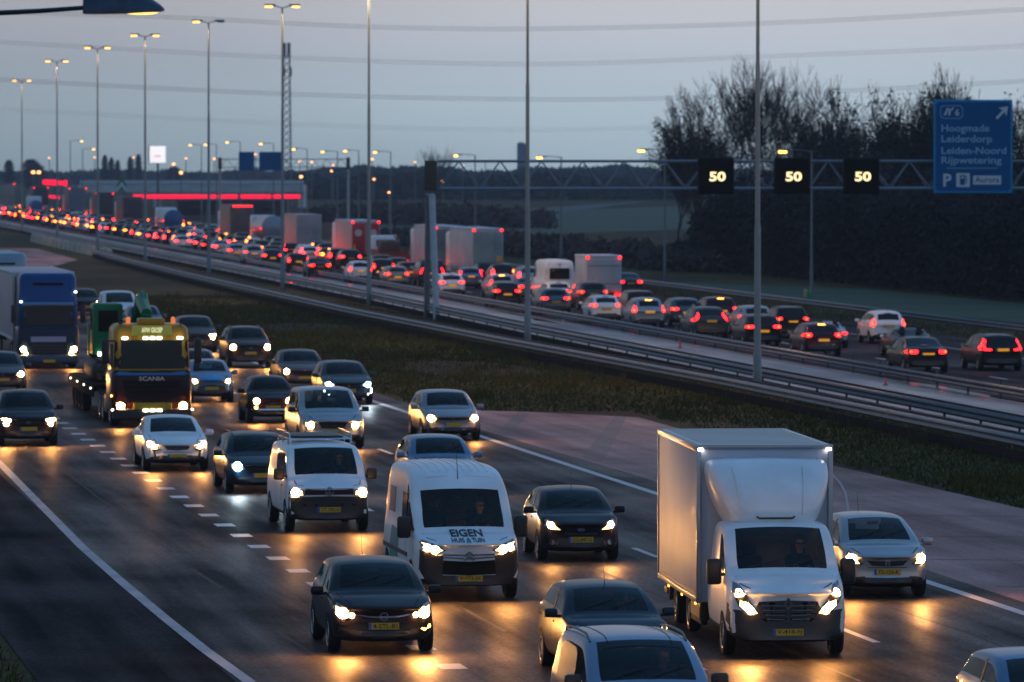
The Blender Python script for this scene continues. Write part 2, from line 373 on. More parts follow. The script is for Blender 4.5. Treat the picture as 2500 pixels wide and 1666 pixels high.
SEAMM = mat('road_seam', (.045, .038, .038), .7, spec=.2); sm = MB(); rs_ = random.Random(4)
for t0 in (10.8, 14.6, 18.7, 22.4):
    for k in range(34):
        if rs_.random() < .35: continue
        y = 62 + k * 5; a = RL(t0 + rs_.gauss(0, .04), y); b = RL(t0 + rs_.gauss(0, .04), y + 5.2); w_ = rs_.uniform(.015, .05)
        sm.quad((a.x - w_, a.y, .0245), (a.x + w_, a.y, .0245), (b.x + w_, b.y, .0245), (b.x - w_, b.y, .0245))
tag(obj('road', sm, SEAMM, smooth=0), kind='structure')
# markings (one thing per line type; the dashes are separate things)
def rect(o, d, L, wd):   # rectangle along direction d centred at o
    d = d.normalized(); n = Vector((-d.y, d.x, 0)); return [o - d * L / 2 - n * wd / 2, o + d * L / 2 - n * wd / 2, o + d * L / 2 + n * wd / 2, o - d * L / 2 + n * wd / 2]
DL = (RL(0, 1) - RL(0, 0)); DR = (RR(0, 1) - RR(0, 0))
def marking(name, quads, z, m, label, group=None):
    mb = MB()
    for q in quads: mb.quad(*[(p.x, p.y, z) for p in q])
    o = obj(name, mb, m, smooth=0); return tag(o, label, 'road marking', group, 'structure')
def curve_line(pts, wd):
    qs = []
    for i in range(len(pts) - 1):
        d = (pts[i + 1] - pts[i]).normalized(); n = Vector((-d.y, d.x, 0)) * wd / 2; qs.append([pts[i] - n, pts[i + 1] - n, pts[i + 1] + n, pts[i] + n])
    return qs
marking('edge_line', curve_line([G(700, 1745), G(600, 1662), G(500, 1590), G(400, 1510), G(300, 1426), G(200, 1338), G(100, 1236), G(0, 1134), G(-100, 1040)], .22), .026, PAINTJ, 'long white solid line between the dark shoulder and the leftmost lane')
marking('edge_line', curve_line([RL(24.45, y) for y in (60, 120, 200, 330, 700)], .24), .026, PAINTW, 'white solid line along the inner edge of the oncoming carriageway')
per = 10.3
dashes = []
for t, y0 in ((20.5, 96.2), (16.65, 91)):
    k = -3
    while y0 + k * per < 420:
        y = y0 + k * per; k += 1
        if y < 62 or y > 260: continue
        dashes.append(rect(RL(t, y), DL, 3.0, .15))
for i, q in enumerate(dashes):
    marking('lane_dash', [q], .026, PAINTW, 'short white dash dividing lanes of the oncoming carriageway', 'white lane dashes on the oncoming carriageway')
y = 79.6
while y < 240:
    if y > 82:
        d = DL.normalized(); q = rect(RL(12.75, y), DL, 1.02, .44)
        marking('lane_block', [q], .026, PAINTW, 'stubby white block marking the exit lane of the oncoming carriageway', 'white block markings along the exit lane')
    y += 3.55
marking('edge_line', curve_line([RR(45.7, y) for y in (100, 980)], .16), .026, PAINTJ, 'solid white line beside the low barrier of the jammed carriageway')
marking('edge_line', curve_line([RR(54.9, y) for y in (100, 980)], .18), .026, PAINTJ, 'solid white line along the outer edge of the jammed carriageway')
for t, y0 in ((49.0, 212.5), (52.1, 216)):
    k = -4
    while y0 + k * per < 420:
        y = y0 + k * per; k += 1
        if y < 170: continue
        marking('lane_dash', [rect(RR(t, y), DR, 3.0, .15)], .026, PAINTW, 'short white dash dividing lanes of the jammed carriageway', 'white lane dashes on the jammed carriageway')

# ------------------------------------------------------------------ guardrails
POSTM = MB().box((0, 0, .36), (.06, .12, .72)).mesh('post', [mat('post_steel', (.05, .055, .06), .6, .3)])
def guardrail(name, pts, label, sides=(-.28, .28), h=.75, step=5.2, post=True):
    root = empty(name, (pts[0].x, pts[0].y, 0)); tag(root, label, 'guardrail'); o0 = Vector((pts[0].x, pts[0].y, 0))
    prof = [(0, h), (.03, h - .02), (.075, h - .07), (.03, h - .125), (.0, h - .155), (.03, h - .185), (.075, h - .24), (.03, h - .29), (0, h - .31)]
    for sgn in sides:
        mb = MB(); n = len(prof); s = 1 if sgn > 0 else -1
        for i, p in enumerate(pts):
            d = (pts[min(i + 1, len(pts) - 1)] - pts[max(0, i - 1)]).normalized(); nn = Vector((d.y, -d.x, 0))
            for a, z in prof: mb.v.append(Vector((p.x, p.y, 0)) - o0 + nn * (sgn + s * a) + Vector((0, 0, z)))
        for i in range(len(pts) - 1):
            for k in range(n - 1): mb.f.append((i * n + k, i * n + k + 1, (i + 1) * n + k + 1, (i + 1) * n + k)); mb.m.append(0)
        me = mb.mesh('rail_beam', [STEEL], 50); o = link('rail_beam', me, root)
        sol = o.modifiers.new('t', 'SOLIDIFY'); sol.thickness = .012
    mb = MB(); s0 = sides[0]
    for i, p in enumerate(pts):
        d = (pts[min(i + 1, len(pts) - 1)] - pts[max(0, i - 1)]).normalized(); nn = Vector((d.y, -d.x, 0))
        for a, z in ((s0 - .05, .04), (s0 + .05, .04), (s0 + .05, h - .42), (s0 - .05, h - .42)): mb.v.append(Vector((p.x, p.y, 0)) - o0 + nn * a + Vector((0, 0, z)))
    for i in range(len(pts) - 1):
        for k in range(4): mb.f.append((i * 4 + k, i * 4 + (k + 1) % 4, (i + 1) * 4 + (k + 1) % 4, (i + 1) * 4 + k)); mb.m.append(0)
    if len(sides) > 1: obj('gap_strip', mb, mat('gap_dark', (.006, .009, .011), .9, spec=.1), root, 0)  # dark strip added to fill the see-through gap below the beams
    if post:
        cnt = 0
        for i in range(len(pts) - 1):
            L = (pts[i + 1] - pts[i]).length; k = 0
            while k * step < L and cnt < 78:
                p = pts[i].lerp(pts[i + 1], k * step / L); po = link('post', POSTM, root)
                po.location = (p.x - o0.x, p.y - o0.y, 0); po.rotation_euler = (0, 0, math.atan2(DR.y, DR.x) - math.pi / 2); k += 1; cnt += 1
                sp = None
    return root
guardrail('guardrail', [RR(36.2, 130), RR(36.0, 160), RR(35.7, 195), RR(34.6, 240), RR(33.9, 290), RR(33.9, 380), RR(34.3, 450), RR(35.2, 490)], 'long steel guardrail on the grass nearest the oncoming carriageway')
guardrail('guardrail', [RR(38.55, 140), RR(38.5, 260), RR(39.1, 330), RR(39.2, 520), RR(39.2, 800)], 'long steel guardrail between the lamp masts and the empty wet service road')
guardrail('guardrail', [RR(44.82, 150), RR(44.82, 300), RR(44.82, 400), RR(44.82, 620)], 'low steel barrier between the empty service road and the queueing cars', sides=(-.1,), h=.52)
guardrail('guardrail', [RR(60.9, 230), RR(60.9, 320), RR(60.9, 420), RR(61.5, 560)], 'steel guardrail on the far side of the queue, in front of the dark trees', sides=(-.1,), h=.72)
CONC = mat('concrete_pale', (.42, .41, .35), .8, noise=.25, nscale=1.5)
mb = MB(); prev = None
for i in range(18):
    a = RR(35.6, 478 + i * 6.2); b = RR(35.8, 478 + (i + .96) * 6.2); d = (b - a); L = d.length; M = Matrix.Rotation(math.atan2(d.y, d.x), 3, 'Z')
    c = (a + b) / 2; mb.box((c.x, c.y, .45), (L, .5, .9), M=M, taper=(1, .5))
tag(obj('concrete_barrier', mb, CONC), 'pale concrete barrier of long blocks at the far end of the median', 'barrier')
# ------------------------------------------------------------------ lamp masts of the median
SOD = mat('sodium_lamp', (.8, .6, .3), .3, emit=(1, .48, .08), es=5, samp='NONE')
DEADL = mat('dead_lamp', (.05, .08, .11), .3)
H = 18 * K
mpole = MB().tube([(0, 0, 0), (0, 0, 1.6), (0, 0, 1.65), (0, 0, 6.2), (0, 0, 6.25), (0, 0, 12), (0, 0, 12.05), (0, 0, H - .1)], [.16, .155, .125, .115, .095, .085, .07, .055], 12).mesh('pole', [POLE])
marm = MB().tube([(-.55, 0, H + .02), (0, 0, H - .12), (.55, 0, H + .02)], .035, 8).mesh('arm', [POLE])
def headmesh(s, m):
    mb = MB().rbox((s * .82, 0, H + .06), (.74, .30, .14), .05, 0)
    return mb.mesh('lamp_head', [POLE])
mheads = {s: headmesh(s, 0) for s in (-1, 1)}
mlens = {s: MB().rbox((s * .90, -.015, H - .03), (.50, .25, .13), .05, 0).mesh('lamp_glass', [SOD]) for s in (-1, 1)}
mlens_dead = MB().rbox((.90, -.015, H - .03), (.50, .25, .10), .04, 0).mesh('lamp_glass', [DEADL])
ordn = ['first', 'second', 'third', 'fourth', 'fifth', 'sixth', 'seventh', 'eighth', 'ninth']
for i, (px, py) in enumerate([(54, 566), (140, 604), (239, 630), (355, 654), (510, 681), (690, 711), (901, 748), (1288, 856), (1849, 971)]):
    p = G(px, py); r = empty('street_lamp', p, math.atan2(.145, 1))
    lab = {0: 'leftmost tall double lamp mast of the median row, both lamps lit', 1: 'tall double lamp mast second from the left in the median row',
           2: 'tall double lamp mast third from the left in the median row', 3: 'tall double lamp mast left of the glowing white square sign', 4: 'tall double lamp mast with only its left lamp lit',
           5: 'tall double lamp mast beside the lattice radio mast, lamps near the top edge', 6: 'tall mast in the median right of the lattice radio mast, lamps out of view',
           7: 'tall mast rising in the median between the gantry leg and the speed signs', 8: 'nearest and thickest tall mast, crossing the gantry between two speed signs'}[i]
    tag(r, lab, 'street lamp', 'tall lamp masts along the median')
    link('pole', mpole, r); link('arm', marm, r)
    for s in (-1, 1):
        h = link('lamp_head', mheads[s], r); link('lamp_glass', mlens_dead if (i == 4 and s == 1) else mlens[s], h)
        if not (i == 4 and s == 1):
            ld = bpy.data.lights.new('lamp_light', 'SPOT'); ld.energy = 4200 if i > 5 else 2200; ld.color = (1, .52, .24); ld.spot_size = R_(150); ld.spot_blend = .6; ld.shadow_soft_size = .12
            lo = bpy.data.objects.new('lamp_light', ld); COL.objects.link(lo); lo.parent = h; lo.location = (s * .90, 0, H - .13)
# one lamp on the bridge, close by
LY = 66.5
r = empty('street_lamp', A(-220, 36, LY) * 1.0); r.location.z = 0; o0 = Vector(r.location)
tag(r, 'large dark lamp head on a long arm at the top left corner, warm light below', 'street lamp')
DARKP = mat('lamp_dark_paint', (.02, .035, .05), .35, .5)
top = A(-220, 36, LY)
obj('pole', MB().tube([Vector((0, 0, 0)), Vector((0, 0, top.z - .05))], [.11, .06], 12), DARKP, r)
obj('arm', MB().tube([A(-220, 42, LY) - o0, A(-60, 35, LY) - o0, A(100, 27, LY) - o0, A(212, 19, LY) - o0], [.045, .032, .03, .028], 10), DARKP, r)
mb = MB(); rings = []
for px, yt, yb, hw in ((203, -8, 32, .09), (206, -22, 33, .14), (235, -26, 33, .17), (290, -24, 32, .19), (335, -16, 31, .18), (370, -3, 30, .14), (392, 12, 29, .09), (401, 21, 27, .03)):
    t = A(px, yt, LY) - o0; b = A(px, yb, LY) - o0; rg = []
    for k in range(16):
        a = 2 * math.pi * k / 16; z = math.sin(a); zz = b.z + (t.z - b.z) * max(0, z) ** .8 if z > 0 else b.z - .012 * -z * hw * 6
        rg.append((t.x, hw * math.cos(a), zz))
    rings.append(rg)
for i, rg in enumerate(rings):
    mb.v += [Vector(q) for q in rg]
    if i:
        for k in range(16): mb.f.append(((i - 1) * 16 + k, (i - 1) * 16 + (k + 1) % 16, i * 16 + (k + 1) % 16, i * 16 + k)); mb.m.append(0)
mb.f.append(tuple(range(16))); mb.m.append(0)
HEADP = mat('lamp_head_paint', (.035, .06, .10), .4, .3, noise=.3, nscale=8)
hd = obj('lamp_head', mb, HEADP, r)
l0 = A(298, 32, LY) - o0; l1 = A(388, 29, LY) - o0; cx = (l0.x + l1.x) / 2; rx = (l1.x - l0.x) / 2
SOD2 = mat('sodium_lamp_near', (.8, .6, .3), .3, emit=(1, .50, .10), es=3.2, samp='FRONT')
mb = MB()
for j, (q, dz) in enumerate(((1, .0), (.92, -.012), (.7, -.024), (.35, -.030), (.01, -.032))):
    for k in range(20): a = 2 * math.pi * k / 20; mb.v.append(Vector((cx + rx * q * math.cos(a), .13 * q * math.sin(a), min(l0.z, l1.z) + .012 + dz)))
    if j:
        for k in range(20): mb.f.append(((j - 1) * 20 + k, (j - 1) * 20 + (k + 1) % 20, j * 20 + (k + 1) % 20, j * 20 + k)); mb.m.append(0)
obj('lamp_glass', mb, SOD2, hd)
# ------------------------------------------------------------------ single-arm lamps on the far side
far_lamps = [(1981, 745, 1910, 372), (1623, 692, 1565, 370), (1370, 650, 1317, 387), (1160, 624, 1113, 382), (954, 600, 916, 374), (876, 585, 843, 371), (824, 578, 788, 373), (750, 570, 717, 367),
             (668, 563, 637, 354), (587, 556, 555, 350), (529, 550, 502, 356), (492, 545, 465, 357), (202, 540, 229, 367), (172, 545, 200, 347)]
labs = ['nearest single-arm lamp by the dark trees, between two speed signs', 'single-arm lamp on a pale pole left of the leftmost speed sign', 'single-arm lamp rising behind the middle of the truss gantry',
        'single-arm lamp above the gantry, right of the round bare tree', 'single-arm lamp just left of the gantry leg, beside the round bare tree', 'single-arm lamp right of the seventh tall mast, far off',
        'slim far single-arm lamp left of the seventh tall mast', 'slim far single-arm lamp right of the lattice radio mast', 'far single-arm lamp above the right blue sign', 'far single-arm lamp above the left blue sign',
        'faint far single-arm lamp left of the small gantry', 'faint pinkish far lamp right of the glowing square sign', 'far lamp with its arm to the right, third tall mast beside it', 'highest of the far small lamps, between the second and third tall mast']
SODS = mat('sodium_lamp_small', (.8, .6, .3), .3, emit=(1, .46, .07), es=6, samp='NONE')
for (px, pb, hx_, ty), lb in zip(far_lamps, labs):
    b = G(px, pb); t = A(px, ty - 3, b.y); hp = A(hx_, ty, b.y); dx = hp.x - t.x; s = 1 if dx > 0 else -1; h = t.z
    r = empty('street_lamp', b); tag(r, lb, 'street lamp', 'single-arm lamps beyond the queue')
    obj('pole', MB().tube([(0, 0, 0), (0, 0, h * .25), (0, 0, h * .26), (0, 0, h)], [.11, .10, .08, .05], 8), POLE, r)
    obj('arm', MB().tube([(0, 0, h - .02), (dx * .5, 0, h + .07), (dx * .75, 0, h + .06)], .035, 6), POLE, r)
    hd = obj('lamp_head', MB().rbox((dx * .9, 0, h + .04), (.75, .28, .13), .05), POLE, r)
    obj('lamp_glass', MB().rbox((dx, -.02, h - .05), (.5 if b.y < 500 else .36, .25, .17), .05), SODS, hd)
SODF = mat('sodium_lamp_far', (.8, .6, .3), .3, emit=(1, .40, .12), es=5, samp='NONE')
lampm = {}
for i, (px, py, sz) in enumerate([(120, 386, .8), (231, 385, .8), (326, 385, .8), (454, 387, .9), (424, 401, 1.2), (442, 422, 1.3), (523, 388, 1), (624, 377, .9), (732, 394, 1), (761, 396, 1), (813, 404, .9), (809, 418, .9), (735, 432, 1.2),
          (81, 421, 1.5), (95, 421, 1.5), (909, 389, 1.1), (1013, 396, .8), (1129, 405, .9), (1185, 392, .9), (1081, 444, .8), (913, 438, .9), (950, 470, .7)]):
    Y = 1250 - (py - 385) * 6; p = A(px, py, Y); r = empty('street_lamp', (p.x, p.y, 0))
    tag(r, 'tiny far-off street lamp glowing near the horizon', 'street lamp', 'tiny far-off street lamps near the horizon')
    obj('pole', MB().tube([(0, .25, 0), (0, .25, p.z + .3), (0, 0, p.z + .3)], .09, 5), POLE, r)
    obj('lamp_glass', MB().rbox((0, 0, p.z), (.42 * sz, .3, .30 * sz), .1), SODF, r)

# ------------------------------------------------------------------ main gantry with speed signs
GST = mat('gantry_steel', (.15, .19, .23), .42, .45, noise=.15, nscale=2)
GY = G(1050, 779).y
def gp(px, py, dy=0.0):          # a point on the gantry's plane, which runs square to the road
    r_ = ray(px, py); x0 = G(1050, 779).x; k = (GY - .145 * x0 + dy) / (r_.y - .145 * r_.x); return Vector((r_.x * k, r_.y * k, CAMZ + r_.z * k))
ra = math.atan2(.145, 1)
root = empty('sign_gantry', (gp(1052, 779).x, gp(1052, 779).y, 0)); o0 = Vector(root.location)
tag(root, 'long grey truss gantry over the queue carrying the speed signs', 'gantry')
XL0 = 0.4; XR0 = 34.5; zt = gp(1400, 394).z; zb_ = gp(1700, 461).z
def q(u, v, z): return Vector((u * math.cos(ra) - v * math.sin(ra), u * math.sin(ra) + v * math.cos(ra), z))
for v, z, nm in ((0, zt, 'top_chord'), (-.45, zb_, 'bottom_chord'), (.45, zb_ + .02, 'bottom_chord')):
    obj(nm, MB().tube([q(XL0, v, z), q(XR0, v, z)], .075, 8), GST, root)
nn = 15; st = (XR0 - XL0) / nn; mb = MB()
for v in (-.45, .45):
    for i in range(nn):
        a = XL0 + i * st
        mb.tube([q(a, v, zb_), q(a + st / 2, 0, zt)], .035, 6); mb.tube([q(a + st / 2, 0, zt), q(a + st, v, zb_)], .035, 6)
for i in range(nn + 1): mb.tube([q(XL0 + i * st, -.45, zb_), q(XL0 + i * st, .45, zb_)], .03, 6)
obj('bracing', mb, GST, root)
LEG = mat('gantry_leg_paint', (.32, .36, .40), .45, .3, noise=.12, nscale=2)
LEG2 = mat('gantry_leg_dark', (.14, .19, .21), .45, .3, noise=.12, nscale=2)
HB = mat('gantry_head_box', (.035, .036, .022), .6)
b1 = G(1042, 777) - o0; b2 = G(1066, 782) - o0
obj('leg', MB().tube([b1, q(-.10, .25, zb_ - .3)], .165, 12), LEG2, root)
obj('leg', MB().tube([b2, q(.02, -.25, zb_ - .3)], .18, 12), LEG, root)
obj('head_box', MB().rbox(q(0, 0, (zt + zb_) / 2 - .02), (.68, 1.0, 1.62), .04), HB, root)
obj('leg', MB().tube([q(XR0, .25, 0), q(XR0, .25, zb_)], .145, 12), LEG2, root); obj('leg', MB().tube([q(XR0, -.25, 0), q(XR0, -.25, zb_)], .145, 12), LEG, root)
VH = mat('sign_housing', (.004, .004, .005), .8, spec=.1); VF = mat('sign_face', (.001, .001, .0015), .7, spec=.05)
VD = mat('sign_digits', (.8, .7, .4), .5, emit=(1, .80, .40), es=1.5, samp='NONE')
def flat_on(root_, vs, fs, u0, v0, z0, m, name, depth=.02):
    mb = MB(); n = len(vs); a = [Vector((u0 + x, v0, z0 + y)) for x, y in vs]; b = [Vector((u0 + x, v0 + depth, z0 + y)) for x, y in vs]
    mb.add(a, fs); return obj(name, mb, m, root_, 0)
sgn_lab = ['left black speed sign on the gantry showing a lit 50', 'middle black speed sign showing 50, right of the nearest tall mast', 'right black speed sign showing 50, closest to the blue road sign']
for (px, py), lb in zip(((1749, 430), (1935, 430), (2104, 430)), sgn_lab):
    c = gp(px, py, -.75); s = empty('speed_sign', c, ra); tag(s, lb, 'speed sign', 'lit speed signs on the gantry')
    obj('housing', MB().rbox((0, .15, 0), (1.98, .5, 2.0), .12, seg=4), VH, s)
    obj('display', MB().rbox((0, -.11, 0), (1.78, .04, 1.80), .015), VF, s)
    vs, fs = text2d('50', .80, .03, .90); sc = .52 / (max(v[1] for v in vs) - min(v[1] for v in vs)); vs = [(x, y * sc) for x, y in vs]
    flat_on(s, vs, fs, .04, -.135, -.03, VD, 'digits')
# blue direction sign
BLUE = mat('sign_blue', (.0, .095, .26), .6, spec=.08, noise=.06, nscale=1); BORD = mat('sign_border', (.01, .24, .50), .6, spec=.1); SGT = mat('sign_text', (.22, .42, .62), .5); SGW = mat('sign_white', (.50, .58, .64), .5)
c = gp(2376, 358, -.75); mpp = c.y / F; s = empty('direction_sign', c, ra); tag(s, 'tall blue motorway exit sign with place names and an arrow pointing up right', 'road sign')
W2, H2 = 197 * mpp / 2, 228 * mpp / 2
obj('panel', MB().rbox((0, .06, 0), (2 * W2, .08, 2 * H2), .03), BORD, s)
def rr(w_, h_, r_): return [(sx * (w_ - r_) + r_ * math.cos(a), sy * (h_ - r_) + r_ * math.sin(a)) for sx, sy, a0 in ((1, 1, 0), (-1, 1, 90), (-1, -1, 180), (1, -1, 270)) for a in [R_(a0 + 15 * k) for k in range(7)]]
p_ = rr(W2 - .12, H2 - .12, .22); flat_on(s, p_, [tuple(range(len(p_)))], 0, .015, 0, BLUE, 'face')
def sx(px): return (px - 2376) * mpp
def sz(py): return (358 - py) * mpp
for txt, py, wpx in (('Hoogmade', 316, 119), ('Leiderdorp', 342, 126), ('Leiden-Noord', 368, 162), ('Rijpwetering', 394, 150)):
    vs, fs = text2d(txt, 24 * mpp, .015, wpx * mpp); x0 = sx(2297) + wpx * mpp / 2; flat_on(s, vs, fs, x0, .008, sz(py), SGT, 'place_name')
vs, fs = text2d('P', 42 * mpp, .03); flat_on(s, vs, fs, sx(2312), .008, sz(440), SGW, 'parking_letter')
p_ = rr(17 * mpp, 17 * mpp, .06); ic = flat_on(s, p_, [tuple(range(len(p_)))], sx(2351), .008, sz(440), SGW, 'fuel_icon')
pump = [(-8, -12), (5, -12), (5, 12), (-8, 12)]; flat_on(ic, [(a * mpp, b * mpp) for a, b in pump], [(0, 1, 2, 3)], sx(2351), .002, sz(440), BLUE, 'pump_body')
p_ = [(-5, 4), (2, 4), (2, 9), (-5, 9)]; flat_on(ic, [(a * mpp, b * mpp) for a, b in p_], [(0, 1, 2, 3)], sx(2351), -.003, sz(440), SGW, 'pump_window')
p_ = [(7, -8), (9.5, -8), (9.5, 8), (5, 12), (4, 10), (7, 7)]; flat_on(ic, [(a * mpp, b * mpp) for a, b in p_], [tuple(range(6))], sx(2351), .002, sz(440), BLUE, 'pump_hose')
p_ = rr(35 * mpp, 11 * mpp, .04); nb = flat_on(s, p_, [tuple(range(len(p_)))], sx(2411), .008, sz(440), SGW, 'name_board')
vs, fs = text2d('Aurora', 20 * mpp, .01, 60 * mpp); flat_on(nb, vs, fs, sx(2411), .002, sz(439), BLUE, 'board_text')
p_ = [(-64, -.8), (64, -.8), (64, .8), (-64, .8)]; flat_on(s, [(a * mpp, b * mpp) for a, b in p_], [(0, 1, 2, 3)], sx(2374), .008, sz(411), SGT, 'rule_line')
ar = [(-14, -11), (-10, -15), (8, 3), (13, -7), (17, 17), (-7, 13), (3, 8)]
vs, fs = fill([(a * mpp, b * mpp) for a, b in ar], .5); flat_on(s, vs, fs, sx(2446), .008, sz(277), SGW, 'arrow')
p_ = rr(28 * mpp, 16 * mpp, .2); eb = flat_on(s, p_, [tuple(range(len(p_)))], sx(2322), .010, sz(274), SGT, 'exit_box')
p_ = rr(26.5 * mpp, 14.5 * mpp, .18); flat_on(eb, p_, [tuple(range(len(p_)))], sx(2322), .006, sz(274), BLUE, 'exit_field')
for k, pl in enumerate(([(-20, -8), (-14, -8), (-8, 9), (-12, 9)], [(-8, -8), (-3, -8), (-4, 9), (-8, 9)], [(-6, 0), (-3, 0), (6, 10), (3, 12)])):
    vs, fs = fill([(a * mpp, b * mpp) for a, b in pl], .5); flat_on(eb, vs, fs, sx(2322), .002, sz(274), SGW, 'exit_stripe')
vs, fs = text2d('6', 22 * mpp, .02); flat_on(eb, vs, fs, sx(2336), .002, sz(275), SGW, 'exit_number')
# far gantry with two blue signs
Yg = 690; o0 = A(537, 388, Yg); root = empty('sign_gantry', (o0.x, o0.y, 0)); tag(root, 'small far truss gantry with two plain blue signs near its left end', 'gantry')
xr = A(850, 388, Yg).x - o0.x; zt2 = A(600, 389, Yg).z; zb2 = A(600, 409, Yg).z
obj('top_chord', MB().tube([(0, 0, zt2), (xr, 0, zt2)], .06, 6), GST, root); obj('bottom_chord', MB().tube([(0, 0, zb2), (xr, 0, zb2)], .06, 6), GST, root)
mb = MB()
for i in range(9): a = xr * i / 9; mb.tube([(a, 0, zb2), (a + xr / 18, 0, zt2)], .03, 5); mb.tube([(a + xr / 18, 0, zt2), (a + xr / 9, 0, zb2)], .03, 5)
obj('bracing', mb, GST, root)
for xx in (0, xr):
    obj('leg', MB().tube([(xx, 0, 0), (xx, 0, zb2)], .16, 8), LEG, root); obj('head_box', MB().rbox((xx, 0, (zt2 + zb2) / 2), (.45, .6, 1.4), .04), HB, root)
for (px, wpx, lb) in ((602, 38, 'narrow far blue sign on the small gantry'), (660, 55, 'wider far blue sign beside the lattice radio mast')):
    c = A(px, 394, Yg - .5); m_ = Yg / F; s = empty('road_sign', c); tag(s, lb, 'road sign')
    obj('panel', MB().rbox((0, 0, 0), (wpx * m_, .08, 46 * m_), .03), BORD, s); obj('face', MB().box((0, -.05, 0), (wpx * m_ - .12, .02, 46 * m_ - .12)), BLUE, s)

# ------------------------------------------------------------------ far structures
PALE = mat('pale_cladding', (.46, .54, .58), .7, noise=.2, nscale=.3); SLAB = mat('dark_wall', (.07, .09, .11), .8, noise=.2, nscale=.3)
Ys = 1000; m_ = Ys / F
def fbox(name, x0, x1, y0, y1, Y, m, dep=6, parent=None, o0=Vector((0, 0, 0))):
    a = A(x0, y0, Y); b = A(x1, y1, Y); return obj(name, MB().rbox(((a.x + b.x) / 2 - o0.x, Y + dep / 2 - o0.y, (a.z + b.z) / 2), (b.x - a.x, dep, a.z - b.z), .05), m, parent)
p = A(490, 460, 1100); root = empty('overpass', (p.x, p.y, 0)); tag(root, 'pale overpass deck behind the queue, left of the small gantry', 'overpass'); o0 = Vector(root.location)
fbox('deck', 190, 742, 452, 470, 1100, PALE, 12, root, o0); fbox('parapet', 195, 742, 441, 450, 1099, mat('parapet', (.42, .50, .54), .6), .3, root, o0)
for px in (250, 380, 520, 660, 735): obj('pier', MB().box((A(px, 470, 1100).x - o0.x, 6, A(px, 470, 1100).z / 2), (1.2, 8, A(px, 470, 1100).z)), PALE, root)
p = A(530, 480, 880); root = empty('petrol_station_canopy', (p.x, p.y, 0)); tag(root, 'long low canopy edged with a glowing red band above the trucks', 'canopy'); o0 = Vector(root.location)
NEON = mat('red_neon', (.6, .02, .03), .3, emit=(1, .004, .045), es=1.5, samp='NONE')
fbox('roof', 326, 732, 474.5, 487, 880, SLAB, 9, root, o0)
for a_, b_ in ((325, 529), (532, 580), (585, 648), (650, 661), (665, 733)): fbox('fascia', a_, b_, 475.5, 485, 879.8, NEON, .1, root, o0)
for px in (350, 430, 500, 600, 690): obj('post', MB().tube([(A(px, 487, 880).x - o0.x, 4.5, 0), (A(px, 487, 880).x - o0.x, 4.5, A(px, 487, 880).z)], .12, 8), LEG2, root)
s = empty('station_building', (A(486, 500, 870).x, 895, 0)); tag(s, 'dark low building under the red-edged canopy', 'building'); o0 = Vector(s.location)
fbox('wall', 432, 700, 489, 528, 890, SLAB, 8, s, o0)
for px, wd in ((470, 40), (560, 30), (640, 36)): fbox('window', px, px + wd, 497, 515, 889.9, mat('shop_glass', (.05, .08, .09), .1), .08, s, o0)
s = empty('square_sign', (A(385, 378, 1000).x, 1000, 0)); tag(s, 'glowing white square sign on a dark pole with a small red mark', 'sign')
WHT = mat('sign_white_lit', (.9, .9, .9), .4, emit=(1, .93, .95), es=.95, samp='NONE'); REDM = mat('sign_red_mark', (.8, .3, .3), .4, emit=(.95, .45, .45), es=.6, samp='NONE')
zc = A(385, 377.5, 1000).z; w1 = 40 * m_ / 2; h1 = 42 * m_ / 2
obj('pole', MB().box((0, .25, (zc - h1) / 2), (.35, .3, zc - h1)), SLAB, s)
obj('housing', MB().rbox((-.1, .2, zc), (2 * w1 + .15, .5, 2 * h1 + .1), .12), SLAB, s)
pn = obj('lit_panel', MB().rbox((0, -.1, zc), (2 * w1 - .05, .12, 2 * h1 - .05), .05), WHT, s)
obj('emblem', MB().rbox((-.02, -.17, zc - .28), (1.1, .03, .28), .1), REDM, pn)
for (x0, x1, y0, y1, Y, lb) in ((104, 164, 437, 453, 900, 'ragged red neon sign glowing at the far left above the queue'), (119, 146, 476, 484, 860, 'small red neon sign below the larger one at the far left')):
    a = A(x0, y0, Y); b = A(x1, y1, Y); s = empty('neon_sign', ((a.x + b.x) / 2, Y, 0)); tag(s, lb, 'neon sign')
    obj('frame', MB().box((0, .2, (a.z + b.z) / 2), (b.x - a.x, .2, a.z - b.z)).box((0, .25, b.z / 2), (.25, .2, b.z)), SLAB, s)
    random.seed(3); mb = MB(); n = 8
    for i in range(n):
        ww = (b.x - a.x) / n; hh = (a.z - b.z) * random.uniform(.6, 1.0); mb.rbox((-(b.x - a.x) / 2 + (i + .5) * ww, 0, (a.z + b.z) / 2 - i * .025), (ww * .97, .1, hh), .03)
    obj('letters', mb, NEON, s)
GRN = mat('sign_green', (.01, .16, .10), .5)
s = empty('chevron_sign', A(297, 462, 760)); tag(s, 'green and white chevron sign far off above the dark trucks', 'sign'); mm = 760 / F
for k, (dy, m) in enumerate(((0, GRN), (10, SGW), (20, GRN))):
    pl = [(-11, -17 + dy), (0, -2 + dy), (11, -17 + dy), (11, -8 + dy), (0, 8 + dy), (-11, -8 + dy)]
    flat_on(s, [(a * mm, b * mm) for a, b in pl], [(0, 1, 4, 5), (1, 2, 3, 4)], 0, -.01 * k, 0, m, 'chevron')
obj('post', MB().tube([(0, .1, -s.location.z), (0, .1, .8)], .08, 6), LEG2, s)
